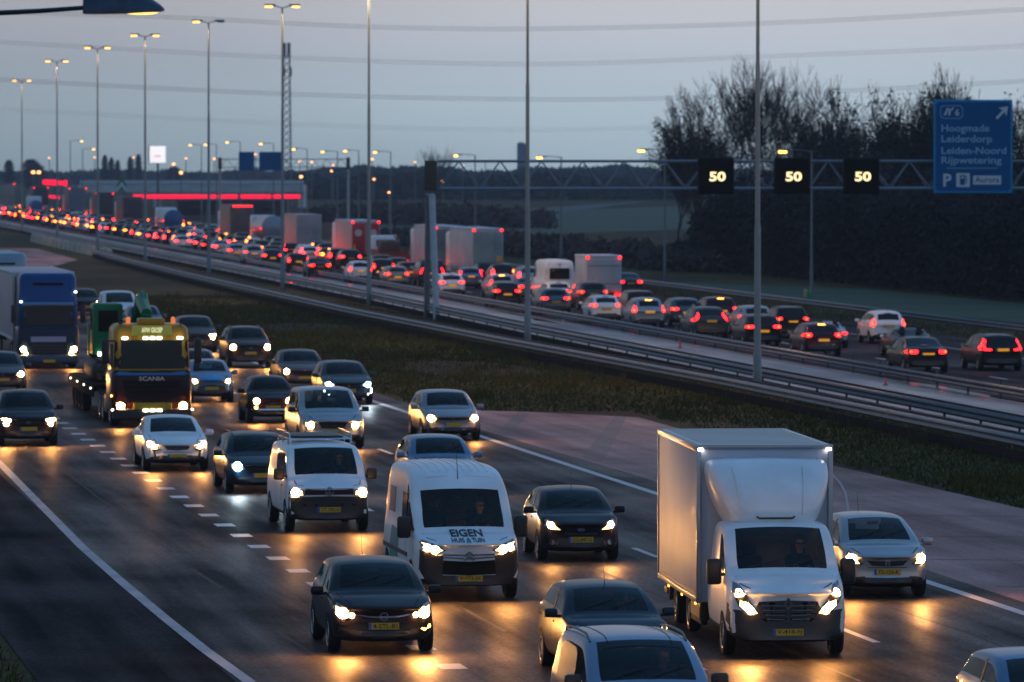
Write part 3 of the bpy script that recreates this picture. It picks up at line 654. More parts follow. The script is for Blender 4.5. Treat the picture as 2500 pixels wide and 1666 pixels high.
# lattice radio mast
Ym = 1150; bx = A(700, 400, Ym).x; ht = A(693, 103, Ym).z; root = empty('radio_mast', (bx, Ym, 0)); tag(root, 'tall grey lattice radio mast with antennas at its top', 'mast')
wb = .95; mb = MB()
for sx_, sy_ in ((-1, -1), (1, -1), (1, 1), (-1, 1)): mb.tube([(sx_ * wb, sy_ * wb, 0), (sx_ * .62, sy_ * .62, ht * .93)], .13, 5)
for i in range(22):
    z0 = ht * .93 * i / 22; z1 = ht * .93 * (i + 1) / 22; a = wb + (.62 - wb) * i / 22; b = wb + (.62 - wb) * (i + 1) / 22
    for sg in (-1, 1): mb.tube([(-a, sg * a, z0), (b, sg * b, z1)], 0.075, 4); mb.tube([(a, sg * a, z0), (-b, sg * b, z1)], .05, 4)
MAST = mat('mast_steel', (.10, .13, .17), .6)
obj('lattice', mb, MAST, root)
mb = MB()
for k in range(6): a = k * math.pi / 3; mb.box((.62 * math.cos(a), .62 * math.sin(a), ht - 1.6), (.35, .35, 2.9))
for k in range(3): a = k * 2.1; mb.box((.9 * math.cos(a), .9 * math.sin(a), ht - 6), (.3, .3, 1.8))
obj('antenna', mb, MAST, root)
# distant tower block
s = empty('tower_block', (A(1276, 350, 2550).x, 2550, 0)); tag(s, 'pale grey tower block on the horizon, left of a tall mast', 'building'); zt_ = A(1276, 351, 2550).z
FARB = mat('far_concrete', (.10, .14, .19), .9)
obj('wall', MB().rbox((0, 0, zt_ / 2), (5.1, 6, zt_), .1), FARB, s); obj('roof', MB().box((-.7, 0, zt_ + .25), (2.8, 4, .6)), FARB, s)
# power lines
WIRE = mat('power_cable', (.05, .06, .07), .6); Yw = 1250
def cr(pts, x):
    for i in range(len(pts) - 1):
        if x <= pts[i + 1][0] or i == len(pts) - 2:
            a = pts[max(0, i - 1)]; b = pts[i]; c_ = pts[i + 1]; d_ = pts[min(len(pts) - 1, i + 2)]; t = (x - b[0]) / (c_[0] - b[0])
            mb_ = (c_[1] - a[1]) / (c_[0] - a[0]) * (c_[0] - b[0]); mc_ = (d_[1] - b[1]) / (d_[0] - b[0]) * (c_[0] - b[0])
            return b[1] * (2 * t ** 3 - 3 * t * t + 1) + mb_ * (t ** 3 - 2 * t * t + t) + c_[1] * (-2 * t ** 3 + 3 * t * t) + mc_ * (t ** 3 - t * t)
for pts, lb, rad in ((((-600, 10), (0, 30), (400, 42), (900, 66), (1300, 71), (1900, 56), (2500, 23), (3100, -18)), 'top overhead power cable crossing the whole sky', .05),
                     (((-600, 70), (0, 103), (700, 141), (1300, 157), (1900, 137), (2500, 112), (3100, 75)), 'middle overhead power cable, second from the top', .038),
                     (((-600, 160), (0, 195), (700, 230), (1300, 243), (1700, 238), (2500, 198), (3100, 150)), 'lower overhead power cable passing behind the bare trees', .05),
                     (((-600, 250), (0, 268), (700, 303), (1300, 318), (1900, 300), (2500, 270), (3100, 240)), 'faintest and lowest overhead power cable in the sky', .022)):
    P_ = [A(x, cr(pts, x), Yw) for x in range(-600, 3101, 100)]; o0 = P_[0]; r = empty('power_cable', o0); tag(r, lb, 'power cable', 'overhead power cables across the sky')
    for dz in (-.28, .28): obj('wire', MB().tube([p - o0 + Vector((0, 0, dz)) for p in P_], rad * 1.0, 5), WIRE, r)
# small roadside things
def post_at(px, py, hpx, wpx, m, name, label, cat):
    b = G(px, py); hh = hpx * b.y / F; ww = wpx * b.y / F; r = empty(name, b); tag(r, label, cat)
    obj('body', MB().tube([(0, 0, 0), (0, 0, hh * .85), (0, 0, hh)], [ww / 2, ww / 2.2, ww / 3], 10), m, r); return r
ORG = mat('orange_plastic', (.55, .06, .04), .5)
for px, py, lb in ((1660, 850, 'small orange marker post on the wet service road, left one'), (2162, 942, 'small orange marker post at the puddle edge, right one')):
    r = post_at(px, py, 20, 5, ORG, 'marker_post', lb, 'marker post'); obj('base', MB().lathe([(.12, 0), (.12, .04), (.03, .06)], (0, 0, 0), 'z', 12), BLACK, r)
r = post_at(711, 700, 10, 3, BLACK, 'marker_lamp', 'lone red marker lamp low beside the sixth tall mast', 'marker lamp'); b = r.location; obj('lamp', MB().lathe([(.001, .12), (.09, .08), (.12, 0), (.09, -.08), (.001, -.12)], (0, 0, .35), 'z', 12), RED, r)
b = G(1973, 752); r = empty('roadside_box', b); tag(r, 'small yellow and green roadside box in front of the trees', 'roadside box')
m_ = b.y / F; obj('body', MB().rbox((.10, 0, .75), (.30, .3, .45), .03), mat('box_green', (.01, .25, .10), .5), r); obj('lid', MB().rbox((-.16, -.02, .85), (.2, .25, .5), .03), mat('box_yellow', (.30, .33, .12), .5), r); obj('post', MB().box((0, .05, .27), (.08, .08, .52)), BLACK, r)
DIRTW = road_mat('dark_wet_patch', (.012, .012, .016), .30, .1, .3, .5)
for pts in (((1170, 752), (1240, 763), (1300, 782), (1390, 797), (1330, 783), (1250, 766)), ((2172, 935), (2210, 933), (2300, 945), (2420, 968), (2400, 978), (2290, 962), (2200, 948)), ((1300, 778), (1380, 783), (1360, 796), (1310, 790))):
    poly('road', [G(*p) for p in pts], .024, DIRTW)
# ------------------------------------------------------------------ vegetation
def tree_meshes(seed, Ht, spread, leaves, leafsize=.22, bare_top=.7, depth=6):
    rnd = random.Random(seed); tr = MB(); cr_ = MB(); ends = []
    def grow(p, d, L, r, lv):
        n = 3; r = max(r, .022); pts = [p]; rs = [r]
        for i in range(n):
            d = (d + Vector((rnd.gauss(0, .10), rnd.gauss(0, .10), rnd.uniform(0, .09)))).normalized(); pts.append(pts[-1] + d * L / n); rs.append(max(.018, r * (1 - .45 * (i + 1) / n)))
        (tr if lv < 3 else cr_).tube(pts, rs, 6 if lv < 2 else 3, 0, cap=False)
        ends.append((pts[-1], lv)); ends.append((pts[1], lv))
        if lv >= depth: return
        for k in range((rnd.choice((2, 3)) if lv < 3 else rnd.choice((1, 2))) if lv else 5):
            a = rnd.uniform(0, 6.283); tilt = rnd.uniform(.3, .85) * spread
            u = d.orthogonal().normalized(); u = Matrix.Rotation(a, 3, d) @ u; nd = (d * math.cos(tilt) + u * math.sin(tilt)); nd.z += .12
            i0 = rnd.choice((1, 2, 3)) if lv else rnd.choice((2, 3)); grow(pts[i0], nd.normalized(), L * rnd.uniform(.58, .85), rs[i0] * .6, lv + 1)
        grow(pts[-1], d, L * .72, rs[-1] * .85, lv + 1)
    grow(Vector((0, 0, 0)), Vector((0, 0, 1)), Ht * .34, Ht * .016, 0)
    top = max(e[0].z for e in ends)
    sc = Ht / top
    for m in (tr, cr_): m.v = [v * sc for v in m.v]
    cand = [e[0] * sc for e in ends if e[1] >= 2]; cand = rnd.sample(cand, int(len(cand) * .30))
    for i in range(leaves):
        c = rnd.choice(cand)
        if c.z > Ht * bare_top * (.75 + .35 * math.sin(c.x * 1.3) * math.sin(c.y * 1.7 + 1)): continue
        c = c + Vector((rnd.gauss(0, .28), rnd.gauss(0, .28), rnd.gauss(0, .24))); s_ = leafsize * rnd.uniform(.5, 1.5)
        a = Vector((rnd.gauss(0, 1), rnd.gauss(0, 1), rnd.gauss(0, 1))).normalized(); b = a.orthogonal().normalized()
        cr_.add([c - a * s_, c + b * s_ * .6, c + a * s_, c - b * s_ * .6], [(0, 1, 2, 3)], 1)
    return tr, cr_
BARK = mat('bark', (.018, .016, .015), .9, noise=.3, nscale=2); LEAF = mat('dark_leaf', (.012, .016, .012), .8, noise=.4, nscale=.5); TWIG = mat('twig', (.022, .020, .020), .9)
protos = []
for k, (sd_, Ht, sp, lv, bt) in enumerate(((1, 16, .80, 3600, .76), (2, 14, .9, 5000, .90), (3, 17, .7, 1500, .60), (4, 12, .95, 5000, 1.1))):
    a, b = tree_meshes(sd_, Ht, sp, lv, .12, bt); protos.append((a.mesh('trunk', [BARK], 60), b.mesh('crown', [TWIG, LEAF], 0), Ht))
tl = [(1655, 640, 300, 3, 'at the left end of the tree row, lowest and dense'), (1700, 648, 255, 1, 'second from the left of the row, rounded and leafy'), (1745, 650, 200, 1, 'above the leftmost speed sign, leafy'), (1785, 640, 128, 0, 'left of the nearest tall mast, its bare twigs rising highest'), (1880, 660, 138, 2, 'right of the nearest tall mast, tall and bare'),
      (1960, 665, 190, 0, 'above the middle speed sign, half leafy'), (2012, 660, 300, 2, 'thin and low in the dip of the row, left one'), (2036, 664, 262, 2, 'thin and bare in the dip of the row, middle one'), (2065, 662, 275, 3, 'low in the dip of the row, right one'), (2112, 668, 178, 1, 'dark and pointed, above the right speed sign'), (2185, 676, 200, 3, 'between the right speed sign and the blue sign, broad'), (2240, 680, 215, 1, 'dense and dark, touching the left edge of the blue sign'),
      (2372, 690, 150, 2, 'with a fan of bare twigs above the blue sign'), (2320, 690, 215, 3, 'behind the left half of the blue sign'), (2440, 695, 240, 1, 'behind the right edge of the blue sign'), (2505, 700, 225, 3, 'at the right picture edge, mostly cut off')]
for i, (px, py, ty, k, bt) in enumerate(tl):
    b = G(px, py); zt3 = A(px, ty, b.y).z; t = empty('bare_tree', b, i * 1.7); sc_ = zt3 / protos[k][2]
    tag(t, 'dark winter tree ' + bt, 'tree', 'dark winter trees beyond the queue'); t.scale = (sc_ * .85, sc_ * .85, sc_)
    link('trunk', protos[k][0], t); link('crown', protos[k][1], t)
t = empty('bare_tree', (A(1060, 400, 1000).x, 1000, 0)); tag(t, 'round bare tree on the horizon behind the gantry leg', 'tree'); s_ = A(1060, 352, 1000).z / 17; t.scale = (s_ * .75, s_ * .75, s_); link('trunk', protos[2][0], t); link('crown', protos[2][1], t)
# poplars far left
POP = mat('far_twigs', (.03, .04, .045), .9)
def cloud(rnd, n, fn, size, mi=0, mb=None):
    mb = mb or MB()
    for i in range(n):
        c, s_ = fn(rnd), size * rnd.uniform(.5, 1.5); a = Vector((rnd.gauss(0, 1), rnd.gauss(0, 1), rnd.gauss(0, 1))).normalized(); b = a.orthogonal().normalized()
        mb.add([c - a * s_, c + b * s_ * .7, c + a * s_, c - b * s_ * .7], [(0, 1, 2, 3)], mi)
    return mb
rnd = random.Random(5)
popc = cloud(rnd, 1800, lambda r: (lambda z: Vector((r.gauss(0, .6) * (.35 + .5 * math.sin(math.pi * z)), r.gauss(0, .5), 1.5 + z * 10.5)))(r.random()), .3).mesh('crown', [POP], 0)
popt = MB().tube([(0, 0, 0), (0, 0, 11)], [.25, .06], 6).mesh('trunk', [BARK])
for px, ty, lb in ((22, 392, 'far blurry tree left of the first tall mast'), (76, 390, 'broad far tree right of the first tall mast'), (90, 402, 'lower far tree above the two yellow lamps'), (256, 380, 'slim far poplar right of the third tall mast'), (272, 386, 'second slim far poplar right of the third tall mast'), (287, 392, 'third and shorter slim far poplar'),
                   (318, 384, 'slim far poplar left of the fourth tall mast'), (338, 378, 'tall slim far poplar touching the fourth tall mast'), (425, 408, 'low rounded far tree right of the glowing square sign')):
    p = A(px, ty, 1700); t = empty('far_tree', (p.x, 1700, 0)); s_ = p.z / 12; wd = {76: 3.2, 90: 3.5, 22: 1.8, 425: 3.4}.get(px, 1); t.scale = (s_ * wd, s_, s_)
    tag(t, lb, 'tree', 'far trees on the left horizon'); link('trunk', popt, t); link('crown', popc, t)
def wood(name, x0, x1, Y, ybot, topfn, n, size, m, label, depth=40):
    rnd = random.Random(hash(label) % 1000 if False else len(label))
    def fn(r):
        px = r.uniform(x0, x1); a = A(px, topfn(px), Y); z = a.z * (r.random() ** .7); return Vector((a.x, Y + r.uniform(0, depth), max(.1, z)))
    mb = cloud(rnd, n, fn, size); o = obj(name, mb, m, None, 0); return tag(o, label, 'wood', kind='stuff')
FW = mat('far_wood', (.022, .030, .034), .9)
nzf = lambda x, a, s: a * (math.sin(x / s) + .6 * math.sin(x / s * 2.3 + 1) + .4 * math.sin(x / s * 5.1 + 2))
wood('woods', -50, 1000, 2400, 440, lambda x: 423 + nzf(x, 3, 60), 8000, 1.6, FW, 'low far-off woods along the left horizon')
wood('woods', 700, 2600, 2000, 440, lambda x: 415 + nzf(x, 5, 85), 11000, 1.4, FW, 'low far-off woods along the middle and right horizon')
wood('woods', 700, 1750, 1350, 440, lambda x: 430 + nzf(x, 6, 58) + max(0, (x - 1300) * .03), 11000, .9, mat('mid_wood', (.020, .024, .024), .9), 'nearer bluish thicket behind the gantry leg')
BRN = mat('brown_scrub', (.040, .027, .024), .9, noise=.3, nscale=.4)
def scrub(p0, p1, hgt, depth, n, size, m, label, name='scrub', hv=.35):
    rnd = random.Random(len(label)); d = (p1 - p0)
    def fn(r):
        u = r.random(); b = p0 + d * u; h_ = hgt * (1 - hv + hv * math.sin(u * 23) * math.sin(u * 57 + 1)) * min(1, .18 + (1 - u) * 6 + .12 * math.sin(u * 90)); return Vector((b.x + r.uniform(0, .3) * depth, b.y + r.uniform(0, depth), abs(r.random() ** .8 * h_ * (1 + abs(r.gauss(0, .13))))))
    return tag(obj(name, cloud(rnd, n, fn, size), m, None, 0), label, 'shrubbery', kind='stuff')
scrub(G(1640, 668), G(860, 592), 1.9, 14, 22000, .30, BRN, 'brown leafless scrub between the queue and the fields')
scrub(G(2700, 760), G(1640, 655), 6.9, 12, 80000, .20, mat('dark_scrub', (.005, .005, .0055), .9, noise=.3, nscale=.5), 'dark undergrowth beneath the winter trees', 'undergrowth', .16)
scrub(G(1200, 560), G(700, 540), 2.6, 30, 9000, .5, BRN, 'far brown bushes right of the red-edged canopy')
FLD = mat('far_field', (.028, .060, .030), .9, noise=.35, nscale=.03); FLD2 = mat('pale_field', (.075, .080, .080), .9, noise=.35, nscale=.03)
poly('field', [G(1120, 520), G(1660, 505), G(1700, 560), G(1250, 575)], .03, FLD); poly('field', [G(860, 530), G(1110, 510), G(1130, 565), G(900, 575)], .03, FLD)
poly('field', [G(1150, 540), G(1300, 510), G(1600, 490), G(1500, 502), G(1340, 525)], .035, FLD2)
poly('road', [G(1230, 668), G(1310, 690), G(1240, 700), G(1130, 672), G(1130, 655)], .022, FLD2)
GBK = mat('bank_grass', (.020, .052, .018), .9, noise=.4, nscale=.15)
poly('field', [G(1650, 690), G(2100, 706), G(2600, 752), G(2600, 800), G(2100, 752), G(1650, 705)], .02, GBK)
# grass blades on the median and verges
GB = [mat('grass_green', (.052, .068, .012), .8, spec=.1), mat('grass_dry', (.085, .062, .018), .85, spec=.1), mat('grass_dark', (.036, .034, .008), .85, spec=.1)]
rnd = random.Random(11); mb = MB()
def blades(n, f):
    for i in range(n):
        p = f(); h_ = rnd.uniform(.04, .16) * (1 if rnd.random() < .93 else 2.0); a = rnd.uniform(0, 3.14); wd = rnd.uniform(.012, .035); dx, dy = math.cos(a) * wd, math.sin(a) * wd * .3
        lx, ly = rnd.gauss(0, .07), rnd.gauss(0, .07); mi = 0 if rnd.random() < .5 else (2 if rnd.random() < .65 else 1)
        mb.add([(p.x - dx, p.y - dy, 0), (p.x + dx, p.y + dy, 0), (p.x + lx, p.y + ly, h_)], [(0, 1, 2)], mi)
def med():
    while True:
        y = 115 + 230 * rnd.random() ** 1.1; t = rnd.uniform(25.4, 38.4); p = RL(t, y)
        if y < 184 and t < 31.8: continue
        if p.x / p.y > .095: continue
        if math.sin(p.x * .35 + p.y * .05) * math.sin(p.y * .11 + 1) < -.55 and rnd.random() < .7: continue
        return p
blades(95000, med)
for _ in range(260):
    c0 = med(); 
    for _k in range(26):
        q_ = Vector((c0.x + rnd.gauss(0, .22), c0.y + rnd.gauss(0, .35), 0)); h_ = rnd.uniform(.18, .55); lx = rnd.gauss(0, .12); mb.add([(q_.x - .02, q_.y, 0), (q_.x + .02, q_.y, 0), (q_.x + lx, q_.y, h_)], [(0, 1, 2)], rnd.choice((0, 1, 1, 2)))
blades(9000, lambda: RR(rnd.uniform(36.3, 38.2), rnd.uniform(150, 330)))
blades(2500, lambda: RL(rnd.uniform(2, 5.9), rnd.uniform(84, 104)))
blades(9000, lambda: RR(rnd.uniform(58.6, 63.5), rnd.uniform(225, 380)))
tag(obj('grass', mb, GB, None, 0), 'rough dark grass of the median and verges', 'grass', kind='stuff')
# ------------------------------------------------------------------ vehicles
PD = paint('default', (.05, .05, .06))
def subsurf(vs, fs, ms, level=2):
    me = bpy.data.meshes.new('tmp'); me.from_pydata([tuple(v) for v in vs], [], fs); me.polygons.foreach_set('material_index', ms)
    for i in range(max(ms) + 1): me.materials.append(None)
    o = bpy.data.objects.new('tmp', me); COL.objects.link(o); s = o.modifiers.new('s', 'SUBSURF'); s.levels = level; s.render_levels = level
    dg = bpy.context.evaluated_depsgraph_get(); dg.update(); ev = o.evaluated_get(dg); m2 = ev.to_mesh()
    V = [v.co.copy() for v in m2.vertices]; Fc = [tuple(p.vertices) for p in m2.polygons]; M = [p.material_index for p in m2.polygons]
    ev.to_mesh_clear(); bpy.data.objects.remove(o); bpy.data.meshes.remove(me); return V, Fc, M
def shell(S):
    L, W, H = S['L'], S['W'] / 2, S['H']; g = lambda k, d: S.get(k, d)
    nh, ch, bh, dh = g('nose', .74), g('cowl', .98), g('belt', .93), g('deck', 1.0); gc = g('gc', .20)
    xc, xr, xe, xb = g('xc', 1.05), g('xr', 1.9), g('xe', 3.7), g('xb', 4.1); tw = g('tw', .75) * W; hl = L / 2; nw = g('nw', .84); rw_ = g('rearw', .90)
    pc = g('pc', .22); rf = g('rf', .03)
    rows = []   # d, zb, belt, top, w, roofw(None = bonnet), plan curve
    rows.append((0.0, .34, nh - .10, nh - .03, nw - .04, None, pc)); rows.append((.06, .27, nh - .06, nh + .03, nw + .02, None, pc)); rows.append((.30, gc, nh + .03, nh + .10, .955, None, pc * .6))
    rows.append((max(.45, xc * .55), gc, nh + (bh - nh) * .55, nh + (ch - nh) * .66 + .04, 1, None, .05)); rows.append((xc - .05, gc, bh - .02, ch - .015, 1, None, .08))
    rows.append((xc + .04, gc, bh, ch + .02, 1, g('cw', .90) * W, .12)); rows.append((xc + (xr - xc) * .5, gc, bh, ch + (g('wsh', H) - ch) * .58, 1, (g('cw', .90) * W + tw) / 2, .10))
    wz = g('wsh', H - .035); rows.append((xr, gc, bh + .005, wz, 1, g('tw7', tw / W) * W, .06)); rows.append((xr + (.25 if 'wsh' not in S else .42), gc, bh + .01, H - .005, 1, tw, .03))
    xm = (xr + xe) / 2 + .1; rows.append((xm, gc, bh + .02, H + .01, 1, tw, 0)); rows.append((xe - .10, gc, bh + .04, H - rf, .99, tw * .97, -.02))
    rows.append((xe + .02, gc, bh + .05, H - rf - .05, .985, tw * .95, -.05))
    rows.append((xb, gc + .02, min(bh + .05, dh - .03), dh, .96, g('rbw', .76) * W, -.06))
    if L - xb > .35: rows.append((xb + .08, gc + .03, min(bh + .02, dh - .05), dh - .01, .955, None, -.08)); rows.append((L - .10, gc + .06, dh - .10, dh - .02, rw_, None, -.14))
    rows.append((L - .05, gc + .08, dh - .16, dh - .05, rw_ - .02, None, -.13)); rows.append((L, gc + .14, dh - .30, dh - .22, rw_ - .05, None, -.12))
    V = []; n = 9; R = len(rows)
    full = []
    for (d, zb, zbe, zt, wr, rwf, pcv) in rows:
        w_ = W * wr; zm = zb + (zbe - zb) * .55; h = max(.01, zt - zbe)
        half = [(0, zb), (w_ * .82, zb), (w_ * .975, zb + .11), (w_, zm), (w_ * .968, zbe)]
        if rwf is None: half += [(w_ * .93, zbe + .5 * h), (w_ * .86, zbe + .8 * h), (w_ * .72, zbe + .95 * h), (0, zt + .015)]
        else: half += [(min(w_ * .965, max(w_ * .925, rwf + .055)), zbe + min(.04, .2 * h)), (min(rwf + .042, w_ * .962), zt - min(.085, .45 * h)), (rwf - .030, zt - min(.018, .12 * h)), (0, zt + g('crown', .03))]
        ring = [(y, z) for y, z in half] + [(-y, z) for y, z in half[-2:0:-1]]; full.append(ring)
        for y, z in ring: V.append(Vector((hl - d - pcv * (abs(y) / W) ** 2, y, z)))
    m = len(full[0]); Fs = []; Ms = []
    ws0 = 5; ws1 = 7; wr0 = 11; ge = g('ge', 11)
    for i in range(R - 1):
        for k in range(m):
            k2 = (k + 1) % m; j = min(k, m - k) if k < n else m - k - 0; lo = min(min(k, m - k), min(k2, m - k2 if k2 else 0)) if k2 else 0
            a = min(k, m - k); b = min(k2, m - k2) if k2 else 0; j = min(a, b)
            mi = 0
            if j == 0 or (j == 1 and not g('nosill', False)): mi = 4
            elif j == 7 and ws0 <= i < ws1: mi = 1
            elif j == 5 and ws0 <= i < ge: mi = 2
            elif j == 7 and i == wr0 and g('rear_glass', True): mi = 3
            Fs.append((i * m + k, (i + 1) * m + k, (i + 1) * m + k2, i * m + k2)); Ms.append(mi)
    for base, flip in ((0, False), ((R - 1) * m, True)):
        for k in range(n - 1):
            a, b = base + k, base + k + 1; c_, d_ = base + (m - k - 1) % m, base + (m - k) % m
            f = [q for i, q in enumerate((a, b, c_, d_)) if q not in (a, b, c_, d_)[:i]]
            f = f if not flip else f[::-1]
            if len(f) >= 3: Fs.append(tuple(f)); Ms.append(4 if k == 0 else 0)
    return subsurf(V, Fs, Ms, S.get('lev', 2))
def sym(h): return h + [(-a, b) for a, b in h[::-1] if a > 1e-6]
def split(V, Fc, M, sel):
    idx = {}; vs = []; fs = []
    for f, mi in zip(Fc, M):
        if sel(f, mi):
            g = []
            for q in f:
                if q not in idx: idx[q] = len(vs); vs.append(V[q])
                g.append(idx[q])
            fs.append(tuple(g))
    return vs, fs
tyreM = {}
def wheel_mesh(r, wd):
    k = (round(r, 3), round(wd, 3))
    if k not in tyreM:
        t = MB().lathe([(r * .66, -wd / 2 + .01), (r * .92, -wd / 2), (r, -wd / 2 + .035), (r, wd / 2 - .035), (r * .92, wd / 2), (r * .66, wd / 2 - .01), (r * .66, -wd / 2 + .01)], (0, 0, 0), 'y', 28)
        rm = MB().lathe([(r * .67, -wd / 2 + .01), (r * .62, -wd / 2 + .05), (.001, -wd / 2 + .06)], (0, 0, 0), 'y', 24, 1).lathe([(r * .67, wd / 2 - .01), (r * .62, wd / 2 - .05), (.001, wd / 2 - .06)], (0, 0, 0), 'y', 24, 1)
        for s in (-1, 1):
            rm.lathe([(r * .69, s * (wd / 2 - .015)), (r * .66, s * (wd / 2)), (r * .60, s * (wd / 2 - .012)), (r * .60, s * (wd / 2 - .05))], (0, 0, 0), 'y', 24)
            rm.lathe([(.001, s * (wd / 2 - .012)), (.05, s * (wd / 2 - .015)), (.06, s * (wd / 2 - .05))], (0, 0, 0), 'y', 12)
            for q in range(5):
                a = q * 2 * math.pi / 5; rm.box((math.cos(a) * r * .33, s * (wd / 2 - .03), math.sin(a) * r * .33), (r * .60, .02, .075), M=Matrix.Rotation(-a, 3, 'Y'))
        tyreM[k] = (t.mesh('wheel', [TYRE]), rm.mesh('rim', [RIM, MATTE]))
    return tyreM[k]
def add_wheels(root, xs, yw, r=.32, wd=.21, rim=True):
    t, rm = wheel_mesh(r, wd)
    for x in xs:
        for s in (-1, 1):
            w_ = link('wheel', t, root); w_.location = (x, s * (yw - wd / 2), r)
            if rim: link('rim', rm, w_)
def plate(root, x, z, text=None, side=1, tilt=0, wd=.52, name='number_plate', nrm=None):
    mb = MB().box((x, 0, z), (.014, wd, .115), 0); p = obj(name, mb, PLATE, root, 0)
    obj('plate_band', MB().box((x + side * .009, -side * (wd / 2 - .022), z), (.004, .043, .113)), PLATEB, p, 0)
    if text:
        vs, fs = text2d(text, .115, .01, wd * .80); zs = .082 / max(1e-6, (max(v[1] for v in vs) - min(v[1] for v in vs)))
        m = MB().add([(x + side * .0105, side * (a + .02), z + b * zs) for a, b in vs], fs); obj('plate_text', m, INK, p, 0)
    return p
def emblem(root, kind, bvh, z, r=.07, off=.02):
    if not kind: return
    mb = MB(); P = lambda vs, fs, o=off: project(bvh, vs, fs, 'front', o, mb, 0)
    def ringp(r1, r2):
        n = 20; vs = [(r1 * math.cos(k * 2 * math.pi / n), z + r1 * math.sin(k * 2 * math.pi / n)) for k in range(n)] + [(r2 * math.cos(k * 2 * math.pi / n), z + r2 * math.sin(k * 2 * math.pi / n)) for k in range(n)]
        P(vs, [(k, (k + 1) % n, n + (k + 1) % n, n + k) for k in range(n)])
    def pl(pts):
        vs, fs = fill([(a * r, z + b * r) for a, b in pts], r * .8); P(vs, fs)
    if kind == 'ring_bolt':
        ringp(r, r * .82); pl([(-.95, -.12), (.1, -.12), (.0, .05), (.95, .14), (.95, .06), (-.1, .16), (.0, -.03), (-.95, -.03)])
    elif kind == 'vw':
        ringp(r, r * .86)
        for s in (-1, 1): pl(ribbon([(s * .33, .80), (0, .05)], .17)); pl(ribbon([(s * .78, .35), (s * .38, -.70)], .17)); pl(ribbon([(s * .38, -.70), (0, -.02)], .17))
    elif kind == 'oval':
        vs, fs = fill([(a, z + b) for a, b in circ(0, 0, r * 1.3, 20, r * .55)], r); project(bvh, vs, fs, 'front', off, mb, 0)
        vs, fs = fill([(a, z + b) for a, b in circ(0, 0, r * 1.15, 20, r * .43)], r); project(bvh, vs, fs, 'front', off + .006, mb, 1)
        vs, fs = fill([(a, z + b) for a, b in ribbon([(-r * .8, 0), (-r * .3, r * .1), (r * .2, -r * .08), (r * .8, r * .05)], r * .14)], r); project(bvh, vs, fs, 'front', off + .012, mb, 0)
    elif kind == 'chevrons':
        for dz in (0, -.9): pl(ribbon([(-1.15, -.35 + dz), (0, .55 + dz), (1.15, -.35 + dz)], .38))
    elif kind == 'diamond':
        o_ = [(0, 1.25), (.85, 0), (0, -1.25), (-.85, 0)]; i_ = [(a * .5, b * .5) for a, b in o_]
        vs = [(a * r, z + b * r) for a, b in o_ + i_]; P(vs, [(k, (k + 1) % 4, 4 + (k + 1) % 4, 4 + k) for k in range(4)])
    elif kind == 'h':
        for pp in (ribbon([(-.45, .7), (-.55, -.7)], .26), ribbon([(.45, .7), (.55, -.7)], .26), ribbon([(-.5, 0), (.5, 0)], .22)): pl(pp)
        fr = [(-.95, .9), (.95, .9), (.8, -.95), (-.8, -.95)]; i_ = [(a * .85, b * .85) for a, b in fr]; vs = [(a * r, z + b * r) for a, b in fr + i_]; P(vs, [(k, (k + 1) % 4, 4 + (k + 1) % 4, 4 + k) for k in range(4)])
    return obj('emblem', mb, [CHROME, mat('badge_blue', (.02, .06, .25), .2)], root)
def dcl(root, name, bvh, poly, side, off, m, g=.09):
    vs, fs = fill(poly, g); return obj(name, project(bvh, vs, fs, side, off), m, root, 60)
PROTO = {}
